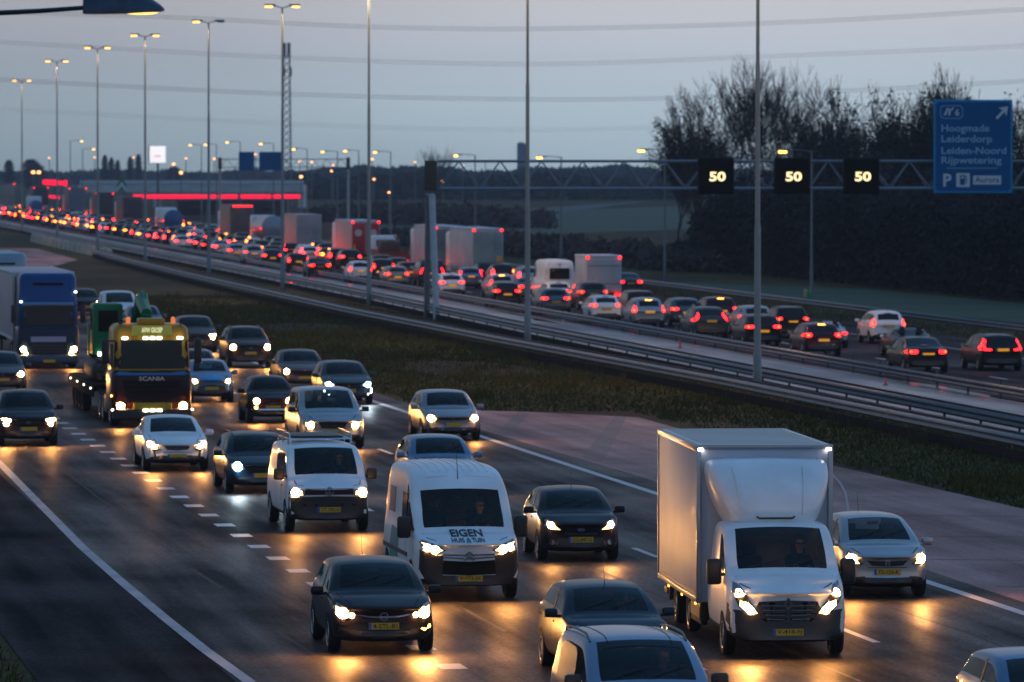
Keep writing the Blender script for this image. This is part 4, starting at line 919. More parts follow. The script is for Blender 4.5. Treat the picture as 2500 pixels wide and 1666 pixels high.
def build_car(S):
    V, Fc, M = shell(S); bvh = BVHTree.FromPolygons(V, Fc); L, W, H = S['L'], S['W'] / 2, S['H']; hl = L / 2
    root = empty(S.get('name', 'car'))
    def part(name, sel, m, par=None):
        vs, fs = split(V, Fc, M, sel)
        if not fs: return None
        o = obj(name, MB().add(vs, fs), m, par or root, 55); return o
    body = part('body', lambda f, mi: mi == 0 or (mi == 4 and S.get('nosill')), PD)
    part('underbody', lambda f, mi: mi == 4, BLACK)
    sg = lambda f: sum(V[q].y for q in f)
    cg = S.get('glass', GLASS)
    part('windscreen', lambda f, mi: mi == 1, cg); part('side_window', lambda f, mi: mi == 2 and sg(f) > 0, cg); part('side_window', lambda f, mi: mi == 2 and sg(f) < 0, cg); part('rear_window', lambda f, mi: mi == 3, cg)
    D = S['front']; nz_ = S.get('nose', .74)
    for s in (1, -1):
        f_ = (lambda p: p) if s > 0 else mir
        h = dcl(root, 'headlight', bvh, f_(D['hl']), 'front', .008, HOUS, .08)
        if 'glow' in D: dcl(h, 'lamp_glow', bvh, f_(D['glow']), 'front', .014, D.get('glowm', HL), .08)
        for k, (cy, cz, r) in enumerate(D['core']):
            if D.get('one') and s < 0: continue
            dcl(h, 'bulb', bvh, circ(s * cy, cz, r, 14), 'front', .020, D.get('corem', HC), .2)
        for nm, p, m in D.get('side', []): dcl(root, nm, bvh, f_(p), 'front', .010, m)
    for nm, p, m in D.get('mid', []): dcl(root, nm, bvh, sym(p), 'front', .012, m)
    for nm, p, m in D.get('one_side', []): dcl(root, nm, bvh, p, 'front', .018, m)
    emblem(root, D.get('emb'), bvh, D.get('embz', .65), D.get('embr', .065), .03)
    h = bvh.ray_cast(Vector((30, 0, D['pz'])), Vector((-1, 0, 0)))[0]; plate(root, (h.x if h else hl) + .02, D['pz'], D.get('txt'))
    # bonnet seam, door seams, pillars
    xc = S.get('xc', 1.05); xr = S.get('xr', 1.9); bh = S.get('belt', .93)
    SEAM = MATTE
    if S.get('seams', True):
        for s, sd_ in ((1, 'left'), (-1, 'right')):
            mb = MB(); x0 = hl - xc - .12; x1 = x0 - 1.05; xb2 = x1 - .95
            for pts in ([(x0, .32), (x0 + .02, bh - .02)], [(x1, .32), (x1 - .02, bh - .01)], [(x0, .32), (xb2 + .25, .32)], [(xb2 + .22, .34), (xb2 + .05, .6), (xb2, bh - .01)]):
                if S.get('van') and pts[0][0] < x1: continue
                vs, fs = fill(ribbon(pts, .012), .2); project(bvh, vs, fs, sd_, .003, mb)
            obj('door_seam', mb, SEAM, root, 60)
            if not S.get('van'):
                vs, fs = fill(ribbon([(x1 - .03, bh + .02), (x1 - .10, H - .10)], .10), .1); obj('door_pillar', project(bvh, vs, fs, sd_, .006), BLACK, root, 60)
            mb = MB()
            for x in (x1 + .14, xb2 + .20):
                if S.get('van') and x < x1: continue
                vs, fs = fill([(x - .09, bh - .14), (x + .09, bh - .13), (x + .09, bh - .10), (x - .09, bh - .11)], .1); project(bvh, vs, fs, sd_, .02, mb)
            obj('door_handle', mb, PD if not S.get('van') else BLACK, root, 60)
    # windscreen edge, wipers and bonnet shut line
    for s in (1, -1):
        cwm = S.get('cw', .90) * W
        dcl(root, 'bonnet_seam', bvh, ribbon([(hl - .22, s * W * .60), (hl - xc * .6, s * W * .76), (hl - xc + .02, s * W * .80)][::s], .014), 'top', .003, MATTE, .2)
    wz0 = S.get('cowl', .98) + .045; wb_ = MB()
    for y0, y1 in ((-W * .55, W * .05), (-W * .02, W * .60)):
        pts = []
        for k in range(5):
            y = y0 + (y1 - y0) * k / 4; hh = bvh.ray_cast(Vector((30, y, wz0 + .05 + .035 * k)), Vector((-1, 0, 0))); pts.append(hh[0] + hh[1] * .025 if hh[0] else None)
        pts = [q_ for q_ in pts if q_]
        if len(pts) > 2: wb_.tube(pts, .0065, 4)
    if wb_.v: obj('wiper', wb_, BLACK, root)
    if not S.get('van'): dcl(root, 'bumper_seam', bvh, ribbon([(-W * .80, nz_ - .18), (-W * .40, nz_ - .22), (W * .40, nz_ - .22), (W * .80, nz_ - .18)], .012), 'front', .004, MATTE, .2)
    obj('rear_mirror', MB().rbox((hl - xr - .02, 0, S.get('wsh', S['H']) - .16), (.03, .22, .07), .012), BLACK, root)
    # wheels and arches
    r = S.get('wr', .315); xf = hl - S.get('fo', .86); xr_ = -hl + S.get('ro', .80)
    for s, sd_ in ((1, 'left'), (-1, 'right')):
        for x in (xf, xr_):
            c_ = circ(x, r + .01, r + .055, 24); c_ = [(a, max(b, S.get('gc', .2) + .005)) for a, b in c_ if b > .1]
            dcl(root, 'wheel_arch', bvh, c_, sd_, .004, MATTE, .12)
    add_wheels(root, (xf, xr_), W * .985 + .01, r, .21)
    # mirrors
    xm = hl - xc - .38
    for s in (1, -1):
        my = W + .12; mz = bh + S.get('mz', .06); ms = S.get('msize', (.13, .22, .15))
        mi_ = obj('wing_mirror', MB().rbox((xm, s * my, mz), ms, min(ms) * .35, 0, 3).rbox((xm + .02, s * (W - .02), mz - .05), (.07, .26, .05), .015), S.get('mirm', PD), root)
        obj('mirror_glass', MB().box((xm - ms[0] / 2 - .003, s * my, mz), (.004, ms[1] * .8, ms[2] * .75)), CHROME, mi_)
    # rear
    Rr = S['rear']
    for s in (1, -1):
        f_ = (lambda p: p) if s > 0 else mir
        t = dcl(root, 'tail_light', bvh, f_(Rr['tl']), 'rear', .012, RED, .08)
        for cy, cz, rr_ in Rr.get('core', []): dcl(t, 'bulb', bvh, circ(s * cy, cz, rr_, 12), 'rear', .022, REDHOT, .2)
    if S.get('wagon_plate', True):
        h = bvh.ray_cast(Vector((-30, 0, Rr['pz'])), Vector((1, 0, 0)))[0]; plate(root, (h.x if h else -hl) - .015, Rr['pz'], None, -1)
    if 'b3' in Rr: dcl(root, 'brake_light', bvh, [(-.16, Rr['b3'] - .015), (.16, Rr['b3'] - .015), (.16, Rr['b3'] + .015), (-.16, Rr['b3'] + .015)], 'rear', .025, REDCORE)
    if Rr.get('low'): dcl(root, 'rear_bumper', bvh, sym([(0, .50), (W * .62, .50), (W * .70, .34), (0, .32)]), 'rear', .008, BLACK)
    # cabin
    ds = hl - xc - .20
    it = obj('dashboard', MB().rbox((ds - .1, 0, bh - .10), (.55, W * 1.6, .22), .05), BLACK, root)
    obj('cabin_floor', MB().box((-.15, 0, .42), (L - xc - 1.0, W * 1.7, .04)), MATTE, root, 0)
    for s in (1, -1):
        zs_ = S.get('seatz', .52); sx_ = hl - xc - S.get('seatd', 1.25)
        obj('seat', MB().rbox((sx_, s * W * .42, zs_), (.5, .48, .16), .05).rbox((sx_ - .28, s * W * .42, zs_ + .32), (.14, .46, .62), .06).rbox((sx_ - .31, s * W * .42, zs_ + .72), (.09, .25, .18), .04), SEAT, root)
    sw = MB(); cen = Vector((sx_ + .45, W * .42, zs_ + .38)); ax = Vector((.9, 0, .42)).normalized(); u = Vector((0, 1, 0)); v_ = ax.cross(u)
    sw.tube([cen + (u * math.cos(a) + v_ * math.sin(a)) * .18 for a in [k * 2 * math.pi / 16 for k in range(17)]], .014, 6, cap=False); sw.tube([cen - u * .17, cen + u * .17], .015, 5)
    obj('steering_wheel', sw, BLACK, root)
    if S.get('ant', True):
        xa = hl - xr - .08 if S.get('antf') else hl - S.get('xe', 3.7) + .12
        za = bvh.ray_cast(Vector((xa, 0, 9)), Vector((0, 0, -1)))[0].z
        obj('antenna', MB().tube([(xa, 0, za - .02), (xa - .16, 0, za + .38)], [.008, .004], 5), BLACK, root)
    if S.get('rails'):
        for s in (1, -1):
            pts = []
            for k in range(9):
                x = hl - xr - .05 - (S.get('xe', 3.7) - xr - .05) * k / 8; y = s * (S.get('tw', .7) * W - .05); hz = bvh.ray_cast(Vector((x, y, 9)), Vector((0, 0, -1)))[0].z
                pts.append((x, y, hz + (.055 if 0 < k < 8 else .0)))
            obj('roof_rail', MB().tube(pts, .018, 6), S.get('railm', BLACK), root)
    for nm, poly_, side, m, off in S.get('extra', []):
        dcl(root, nm, bvh, poly_, side, off, m)
    root['sw'] = 0; del root['sw']
    S['_bvh'] = bvh; S['_seat'] = (sx_, W * .42, zs_); return root
def tree(o):
    yield o
    for c_ in o.children: yield from tree(c_)
def swap(root, mp):
    for o in tree(root):
        if o.type == 'MESH':
            for i, sl in enumerate(o.material_slots):
                cur = o.data.materials[i]
                if cur in mp: sl.link = 'OBJECT'; sl.material = mp[cur]
                elif sl.link == 'OBJECT' and len(mp) > 2: sl.material = cur
def used(kind, builder):
    if kind not in PROTO: PROTO[kind] = builder(); return PROTO[kind]
    return copy_tree(PROTO[kind])
# --- front and rear designs (y from the centre line, z above the road)
def Fd(**k): return k
def grl(a): return ('grille', a, BLACK)
F_HATCH = Fd(hl=[(.46, .70), (.62, .80), (.78, .88), (.84, .82), (.84, .70), (.74, .62), (.60, .61)], core=[(.70, .71, .085), (.55, .675, .04)], glow=[(.58, .68), (.66, .78), (.80, .83), (.81, .70), (.72, .63), (.62, .63)],
    mid=[('grille_bar', [(0, .655), (.26, .665), (.46, .70), (.44, .675), (.25, .635), (0, .62)], CHROME), ('grille', [(0, .60), (.36, .62), (.38, .55), (0, .54)], BLACK), ('lower_grille', [(0, .40), (.44, .40), (.50, .27), (0, .26)], BLACK)],
    side=[('fog_pod', [(.60, .43), (.76, .48), (.78, .40), (.66, .36)], BLACK)], one_side=[('indicator', [(.64, .44), (.80, .51), (.82, .46), (.70, .405)], AMBER)], emb='ring_bolt', embz=.655, embr=.075, pz=.49, txt='4-STL-81')
F_GOLF = Fd(hl=[(.42, .66), (.50, .74), (.78, .78), (.80, .70), (.70, .62), (.48, .60)], core=[(.67, .69, .085)], glow=[(.50, .66), (.54, .73), (.76, .76), (.76, .66), (.55, .62)],
    mid=[('grille', [(0, .70), (.42, .70), (.42, .64), (0, .63)], BLACK), ('lower_grille', [(0, .42), (.62, .40), (.68, .29), (0, .28)], BLACK)], emb='vw', embz=.67, embr=.06, pz=.50)
F_FIESTA = Fd(hl=[(.38, .66), (.50, .76), (.68, .90), (.74, .88), (.76, .76), (.62, .68)], core=[(.63, .77, .065)], glow=[(.44, .68), (.54, .76), (.69, .86), (.72, .78), (.60, .69)],
    mid=[('grille', [(0, .60), (.34, .62), (.36, .57), (0, .56)], BLACK), ('lower_grille', [(0, .50), (.46, .50), (.60, .30), (0, .28)], BLACK)], side=[('fog_pod', circ(.62, .42, .06, 12), HOUS)], emb='oval', embz=.68, embr=.06, pz=.47, txt='GG-847-G')
F_JAZZ = Fd(hl=[(.46, .66), (.56, .76), (.72, .92), (.77, .86), (.78, .72), (.64, .66)], core=[(.68, .77, .08)], glow=[(.54, .68), (.60, .76), (.72, .88), (.75, .74), (.64, .68)],
    mid=[('grille', [(0, .72), (.40, .74), (.30, .64), (0, .62)], BLACK), ('lower_grille', [(0, .40), (.56, .42), (.60, .32), (0, .30)], BLACK)], emb='h', embz=.68, embr=.055, pz=.52, txt='TS-156-K')
F_AMPERA = Fd(hl=[(.46, .60), (.60, .74), (.78, .84), (.82, .74), (.66, .58), (.62, .34), (.56, .40), (.60, .54)], core=[(.63, .68, .055), (.74, .75, .055)], glow=[(.52, .62), (.62, .73), (.78, .81), (.78, .73), (.64, .62)],
    mid=[('grille', [(0, .70), (.36, .70), (.28, .60), (0, .58)], HOUS), ('lower_grille', [(0, .44), (.42, .44), (.62, .24), (0, .24)], BLACK)], emb='ring_bolt', embz=.65, embr=.05, pz=.42)
F_VOYAGER = Fd(hl=[(.50, .66), (.54, .76), (.84, .84), (.86, .72), (.76, .64), (.58, .62)], core=[(.66, .71, .09)], glow=[(.54, .67), (.58, .76), (.80, .80), (.80, .68), (.60, .64)],
    mid=[('grille', [(0, .80), (.44, .80), (.34, .62), (0, .60)], BLACK), ('lower_grille', [(0, .36), (.50, .36), (.50, .30), (0, .30)], BLACK)], emb='oval', embz=.79, embr=.04, pz=.48)
F_RETRO = Fd(hl=circ(.52, .72, .11, 16), core=[(.52, .72, .09)], side=[('fog_lamp', circ(.54, .52, .055, 12), AMBER)], mid=[('nose_bar', [(0, .655), (.22, .65), (.22, .63), (0, .625)], CHROME), ('bumper', [(0, .47), (.70, .47), (.70, .43), (0, .43)], CHROME), ('lower_grille', [(0, .40), (.5, .40), (.5, .28), (0, .28)], BLACK)], emb='oval', embz=.66, embr=.05, pz=.53)
F_SUV = Fd(hl=[(.52, .82), (.56, .90), (.80, .94), (.84, .84), (.66, .78)], core=[(.70, .86, .10)], mid=[('grille', [(0, .90), (.48, .90), (.44, .74), (0, .72)], BLACK), ('lower_grille', [(0, .52), (.60, .52), (.62, .34), (0, .33)], BLACK)], emb='oval', embz=.82, embr=.07, pz=.62)
F_LOW = Fd(hl=[(.46, .62), (.52, .72), (.80, .76), (.82, .66), (.66, .60)], core=[(.66, .67, .08)], mid=[('grille', [(0, .70), (.40, .69), (.34, .52), (0, .50)], BLACK), ('grille_trim', [(0, .73), (.44, .715), (.44, .70), (0, .71)], CHROME), ('lower_grille', [(0, .40), (.56, .40), (.60, .28), (0, .28)], BLACK)], pz=.44)
F_LED = Fd(hl=[(.44, .66), (.50, .74), (.80, .80), (.84, .70), (.64, .62)], glow=[(.50, .67), (.54, .73), (.80, .78), (.80, .70), (.64, .64)], glowm=XL, core=[(.68, .70, .075)], corem=XC,
    side=[('daytime_light', [(.66, .38), (.80, .44), (.80, .58), (.84, .58), (.84, .40), (.68, .34)], mat('led_white', (.8, .8, .8), .2, emit=(.85, .95, 1), es=14, samp='NONE'))], mid=[('grille', [(0, .68), (.44, .68), (.42, .60), (0, .58)], BLACK), ('lower_grille', [(0, .46), (.60, .44), (.60, .28), (0, .28)], BLACK)], emb='diamond', embz=.66, embr=.07, pz=.50)
F_XEN = Fd(hl=[(.46, .64), (.50, .76), (.80, .78), (.80, .66), (.64, .62)], glow=[(.52, .66), (.54, .74), (.76, .76), (.76, .67)], glowm=XL, core=[(.63, .70, .10)], corem=XC, mid=[('grille_trim', [(0, .745), (.44, .745), (.44, .73), (0, .73)], CHROME), ('grille', [(0, .72), (.42, .72), (.40, .60), (0, .59)], BLACK), ('lower_grille', [(0, .42), (.56, .42), (.60, .28), (0, .28)], BLACK)], pz=.48)
F_DOUBLE = Fd(hl=[(.48, .64), (.52, .80), (.78, .84), (.80, .70), (.64, .62)], core=[(.66, .68, .07), (.56, .78, .035), (.66, .79, .035), (.75, .80, .03)], mid=[('grille', [(0, .76), (.40, .76), (.38, .66), (0, .66)], BLACK), ('lower_grille', [(0, .44), (.56, .44), (.60, .28), (0, .28)], BLACK)], emb='chevrons', embz=.74, embr=.05, pz=.52)
Rlow = dict(tl=[(.44, .93), (.50, .98), (.80, .97), (.84, .88), (.62, .84), (.46, .87)], core=[(.70, .91, .05)], pz=.72, b3=1.38, low=1)
Rtall = dict(tl=[(.66, 1.12), (.72, 1.16), (.80, .98), (.84, .84), (.74, .80), (.64, .90)], core=[(.74, .92, .055)], pz=.84, b3=1.42, low=1)
RL_ = dict(tl=[(.62, 1.26), (.69, 1.30), (.80, 1.05), (.87, .98), (.86, .84), (.46, .83), (.46, .89), (.68, .91), (.70, 1.02)], core=[], pz=.86, low=1)
Rsed = dict(tl=[(.42, .84), (.44, .94), (.80, .93), (.84, .86), (.80, .80), (.50, .79)], core=[(.70, .87, .045)], pz=.80, b3=1.10, low=1)
Rsuv = dict(tl=[(.56, 1.02), (.60, 1.10), (.84, 1.08), (.86, .98), (.72, .94)], core=[(.72, 1.02, .05)], pz=.90, b3=1.60, low=1)
Rver = dict(tl=[(.62, 1.20), (.66, 1.24), (.76, 1.08), (.84, .92), (.84, .82), (.76, .84), (.70, .98)], core=[], pz=.86, b3=1.40, low=1)
HB_ = dict(nose=.80, cowl=1.02, belt=.96, deck=1.03)
SPEC = dict(
    hatch=dict(L=4.30, W=1.81, H=1.50, xc=1.02, xr=1.85, xe=3.72, xb=4.12, front=F_HATCH, rear=Rtall, **HB_),
    golf=dict(L=4.20, W=1.80, H=1.46, xc=1.08, xr=1.90, xe=3.70, xb=4.05, front=F_GOLF, rear=Rlow, nose=.74, cowl=.98, belt=.93, deck=1.0),
    bmw=dict(L=4.30, W=1.77, H=1.43, xc=1.25, xr=2.02, xe=3.80, xb=4.12, front=F_LOW, rear=Rlow, nose=.72, cowl=.95, belt=.91, deck=1.0),
    fiesta=dict(L=3.95, W=1.72, H=1.47, xc=.92, xr=1.72, xe=3.40, xb=3.78, front=F_FIESTA, rear=Rver, antf=1, nose=.80, cowl=1.02, belt=.98, deck=1.05, wr=.30),
    jazz=dict(L=3.90, W=1.70, H=1.53, xc=.78, xr=1.72, xe=3.45, xb=3.75, front=F_JAZZ, rear=Rtall, nose=.82, cowl=1.03, belt=.98, deck=1.05, wr=.29, tw=.72),
    citycar=dict(L=3.42, W=1.62, H=1.46, xc=.72, xr=1.50, xe=3.02, xb=3.30, front=F_GOLF | dict(emb=None, hl=[(.42, .68), (.50, .80), (.66, .88), (.72, .80), (.68, .68), (.50, .66)], glow=[(.46, .70), (.52, .78), (.66, .84), (.68, .74), (.52, .68)], core=[(.58, .75, .06)],
        mid=[('bonnet_panel', [(0, .98), (.40, .94), (.26, .74), (0, .70)], paint('bright_blue', (.02, .25, .55))), ('lower_grille', [(0, .62), (.46, .58), (.58, .32), (0, .30)], BLACK)]), rear=Rver, nose=.80, cowl=1.02, belt=.98, deck=1.02, wr=.28, fo=.68, ro=.62),
    retro=dict(L=3.55, W=1.63, H=1.49, xc=.72, xr=1.42, xe=3.0, xb=3.38, front=F_RETRO, rear=Rver, nose=.80, cowl=1.02, belt=.97, deck=1.0, wr=.29, fo=.66, ro=.62, tw=.66),
    ampera=dict(L=4.50, W=1.79, H=1.44, xc=1.10, xr=2.10, xe=3.35, xb=4.20, front=F_AMPERA, rear=Rsed | dict(b3=1.0), nose=.74, cowl=.98, belt=.95, deck=1.08),
    sedan=dict(L=4.62, W=1.81, H=1.42, xc=1.20, xr=2.0, xe=3.25, xb=3.85, front=F_LOW, rear=Rsed, nose=.73, cowl=.96, belt=.92, deck=1.04),
    wagon=dict(L=4.52, W=1.79, H=1.47, xc=1.08, xr=1.85, xe=4.02, xb=4.36, front=F_XEN, rear=RL_, rails=1, nose=.76, cowl=.98, belt=.93, deck=1.0),
    suv=dict(L=4.45, W=1.84, H=1.66, xc=1.05, xr=1.85, xe=3.90, xb=4.28, front=F_SUV, rear=Rsuv, nose=.95, cowl=1.16, belt=1.10, deck=1.15, gc=.24, wr=.35, rails=1, mz=.1),
    voyager=dict(L=4.80, W=1.96, H=1.74, xc=.85, xr=1.90, xe=4.40, xb=4.70, front=F_VOYAGER, rear=Rtall, nose=.84, cowl=1.10, belt=1.04, deck=1.12, tw=.80, cw=.92, mirm=BLACK, mz=.1, wr=.33),
    led=dict(L=4.35, W=1.81, H=1.46, xc=1.05, xr=1.88, xe=3.75, xb=4.15, front=F_LED, rear=Rlow, nose=.76, cowl=.98, belt=.94, deck=1.02),
    crossover=dict(L=4.15, W=1.79, H=1.60, xc=.95, xr=1.75, xe=3.60, xb=3.98, front=F_DOUBLE, rear=Rsuv | dict(b3=1.52), nose=.84, cowl=1.08, belt=1.02, deck=1.08, wr=.33, mz=.1),
    sports=dict(L=4.15, W=1.78, H=1.24, xc=1.35, xr=2.05, xe=2.75, xb=3.45, front=F_LOW | dict(pz=.40), rear=Rsed | dict(tl=[(.48, .70), (.52, .78), (.78, .76), (.80, .68), (.60, .66)], core=[], pz=.60, b3=.86), nose=.66, cowl=.88, belt=.84, deck=.90),
    hatch_b=dict(L=4.05, W=1.74, H=1.45, xc=.95, xr=1.75, xe=3.50, xb=3.90, front=F_GOLF | dict(emb='oval'), rear=Rlow | dict(tl=[(.50, .96), (.56, 1.02), (.80, 1.0), (.84, .88), (.68, .84), (.54, .88)], core=[(.66, .93, .055)]), nose=.76, cowl=.98, belt=.94, deck=1.02),
    prius=dict(L=4.45, W=1.78, H=1.52, xc=1.0, xr=1.85, xe=3.75, xb=4.25, front=F_GOLF | dict(emb=None), rear=RL_ | dict(tl=[(.56, 1.20), (.62, 1.26), (.70, 1.08), (.84, .96), (.86, .86), (.80, .84), (.66, .94), (.60, 1.04)]), nose=.76, cowl=.98, belt=.95, deck=1.05),
)
# van shells share the car loft with other proportions
VWF = Fd(hl=[(.56, .84), (.60, .98), (.88, 1.00), (.90, .86), (.70, .82)], glow=[(.60, .85), (.62, .96), (.84, .97), (.84, .87)], core=[(.76, .91, .09)],
    mid=[('grille', [(0, 1.0), (.56, 1.0), (.56, .86), (0, .86)], BLACK), ('chrome_strip', [(0, .875), (.56, .875), (.56, .86), (0, .86)], CHROME), ('bumper', [(0, .83), (.90, .81), (.91, .34), (0, .32)], BLACK), ('bumper_slot', [(0, .66), (.60, .66), (.60, .60), (0, .60)], MATTE)], emb='vw', embz=.935, embr=.10, pz=.52, txt='VT-790-N')
SPEC['vw_van'] = dict(L=4.90, W=1.90, H=1.95, xc=.50, xr=1.32, xe=4.72, xb=4.84, front=VWF, rear=Rver, nose=1.00, cowl=1.22, belt=1.14, deck=1.30, tw=.85, cw=.96, nw=.93, pc=.14, ge=9, van=1, mirm=BLACK, mz=.16, msize=(.14, .24, .26), rear_glass=False, wr=.34, gc=.26, fo=.82, seatz=.85, seatd=1.0, rearw=.97, rbw=.86, ant=False, rf=.02)
CITF = Fd(hl=[(.44, .98), (.60, 1.08), (.88, 1.18), (.93, 1.14), (.92, .96), (.60, .92)], glow=[(.50, .98), (.62, 1.05), (.90, 1.13), (.89, .98), (.60, .94)], core=[(.66, 1.0, .075), (.80, 1.03, .06)],
    side=[('bumper_corner', [(.50, .88), (.66, .90), (.94, 1.02), (.96, .62), (.86, .44), (.52, .42)], BLACK), ('fog_pod', circ(.78, .52, .055, 12), HOUS)],
    mid=[('grille_bar', [(0, .90), (.50, .91), (.50, .885), (0, .87)], CHROME), ('grille_bar', [(0, .83), (.50, .86), (.50, .84), (0, .80)], CHROME), ('lower_grille', [(0, .76), (.50, .79), (.52, .52), (0, .50)], MATTE), ('bumper', [(0, .50), (.88, .50), (.86, .33), (0, .31)], BLACK)], emb='chevrons', embz=.90, embr=.085, pz=.44, txt='V-772-JX')
SPEC['cit_van'] = dict(L=5.40, W=2.05, H=2.50, xc=.62, xr=1.42, wsh=2.06, tw7=.92, xe=5.20, xb=5.33, front=CITF, rear=Rver, nose=1.10, cowl=1.30, belt=1.26, deck=1.6, tw=.85, cw=.975, nw=.94, pc=.12, ge=8, van=1, mirm=BLACK, mz=.12, msize=(.16, .26, .42), rear_glass=False, wr=.35, gc=.30, fo=.95, seatz=1.05, seatd=1.0, rearw=.97, rbw=.88, ant=False, wsk=1, rf=.02)
SPEC['sprinter'] = dict(L=5.90, W=2.0, H=2.62, xc=.85, xr=1.75, xe=5.72, xb=5.83, front=CITF | dict(emb=None, txt=None), rear=dict(tl=[(.84, 1.10), (.94, 1.10), (.94, .80), (.84, .80)], core=[(.89, .95, .05)], pz=.55, b3=2.35), nose=1.10, cowl=1.36, belt=1.30, deck=2.2, tw=.84, cw=.88, nw=.92, ge=8, van=1, mirm=BLACK, rear_glass=False, wr=.35, gc=.30, seatz=1.05, rearw=.99, rbw=.9, ant=False, rf=.03,
    extra=[('rear_window', [(-.62, 1.45), (.62, 1.45), (.60, 2.12), (-.60, 2.12)], 'rear', DGLASS, .02), ('door_seam', [(-.008, .5), (.008, .5), (.008, 2.4), (-.008, 2.4)], 'rear', MATTE, .03)])
SPEC['caddy'] = dict(L=4.25, W=1.83, H=1.80, xc=.72, xr=1.72, xe=4.05, xb=4.18, front=F_SUV | dict(emb=None), rear=Rver, nose=.92, cowl=1.18, belt=1.10, deck=1.25, tw=.80, cw=.93, nw=.90, ge=9, van=1, mirm=BLACK, rear_glass=False, rails=1, railm=mat('rail_dark', (.03, .035, .045), .35), wr=.31, seatz=.72, seatd=1.15, rearw=.95, rbw=.84, ant=False, msize=(.14, .24, .20), mz=.12)
# --- people at the wheel
def person_mesh(rnd_seed=0, lean=0):
    # one continuous surface: pelvis, spine, neck, head, arms to the steering wheel, thighs
    J = [((0, 0, 0), .155), ((0, 0, .22), .15), ((-.02, 0, .42), .165), ((.0, 0, .53), .06), ((.01, 0, .60), .052), ((.02, 0, .68), .085), ((.02, 0, .76), .095), ((.015, 0, .83), .075)]
    E_ = [(0, 1), (1, 2), (2, 3), (3, 4), (4, 5), (5, 6), (6, 7)]
    for s in (1, -1):
        b = len(J); J += [((-.02, s * .17, .44), .062), ((.08, s * .24, .22), .048), ((.30, s * .17, .27), .036), ((.38, s * .15, .33), .030), ((.42, s * .13, .36), .022), ((.12, s * .10, -.02), .085), ((.45, s * .12, .04), .065), ((.55, s * .12, -.32), .045)]
        E_ += [(2, b), (b, b + 1), (b + 1, b + 2), (b + 2, b + 3), (b + 3, b + 4), (0, b + 5), (b + 5, b + 6), (b + 6, b + 7)]
        for k in range(4):
            c0 = len(J); J += [((.425 + .012 * k, s * (.125 - .012 * k), .385 - .016 * k), .010), ((.415 + .012 * k, s * (.10 - .012 * k), .40 - .016 * k), .009)]; E_ += [(b + 4, c0), (c0, c0 + 1)]
    J += [((.115, 0, .735), .014), ((.09, 0, .675), .02)]; E_ += [(6, len(J) - 2), (5, len(J) - 1)]
    me = bpy.data.meshes.new('p'); me.from_pydata([j[0] for j in J], E_, []); o = bpy.data.objects.new('p', me); COL.objects.link(o)
    o.modifiers.new('k', 'SKIN'); s2 = o.modifiers.new('s', 'SUBSURF'); s2.levels = 1; s2.render_levels = 1
    for v, j in zip(me.skin_vertices[0].data, J): v.radius = (j[1], j[1]); v.use_root = False
    me.skin_vertices[0].data[0].use_root = True
    dg = bpy.context.evaluated_depsgraph_get(); dg.update(); ev = o.evaluated_get(dg); m2 = ev.to_mesh()
    V = [v.co.copy() for v in m2.vertices]; Fc = [tuple(p.vertices) for p in m2.polygons]; ev.to_mesh_clear(); bpy.data.objects.remove(o)
    mi = []
    for f in Fc:
        c_ = sum((V[q] for q in f), Vector()) / len(f); mi.append(1 if c_.z > .57 or c_.x > .335 and c_.z > .15 else (2 if c_.z < .06 else 0))
    mb = MB(); mb.v = V; mb.f = Fc; mb.m = mi
    hair = MB().lathe([(.001, .125), (.06, .11), (.095, .06), (.105, 0), (.10, -.06)], (.0, 0, .775), 'z', 14); hair.v = [Vector((v.x - (.02 if v.z < .80 else 0) if v.x < .03 else min(v.x, .085), v.y, v.z)) for v in hair.v]
    eyes = MB()
    for s in (1, -1): eyes.rbox((.105, s * .033, .748), (.008, .015, .007), .002)
    eyes.rbox((.102, 0, .668), (.008, .036, .006), .002)
    return mb, hair, eyes
PM = None
def driver(root, S, label, jacket, hair=(.03, .02, .015), dz=0):
    global PM
    if PM is None:
        a, b, c_ = person_mesh(); PM = (a.mesh('person', [mat('jacket', (.03, .03, .04), .8), SKIN, mat('trousers', (.02, .02, .03), .8)]), b.mesh('hair', [mat('hair', (.03, .02, .015), .7)]), c_.mesh('eyes_and_mouth', [mat('eye_dark', (.03, .015, .015), .5)]))
    sx_, sy_, sz_ = S['_seat']; p = link('person', PM[0]); tag(p, label, 'person')
    mw = root.matrix_world if False else Matrix.Translation(root.location) @ Matrix.Rotation(root.rotation_euler.z, 4, 'Z') @ Matrix.Diagonal((*root.scale, 1))
    p.matrix_world = mw @ Matrix.Translation((sx_ - .10, sy_, min(sz_ + .12, S.get('wsh', S['H']) - 1.04) + dz))
    p.material_slots[0].link = 'OBJECT'; p.material_slots[0].material = mat('jacket_%d' % int(sum(jacket) * 1000), jacket, .8)
    link('hair', PM[1], p); link('face', PM[2], p); return p
OFFMAP = {}
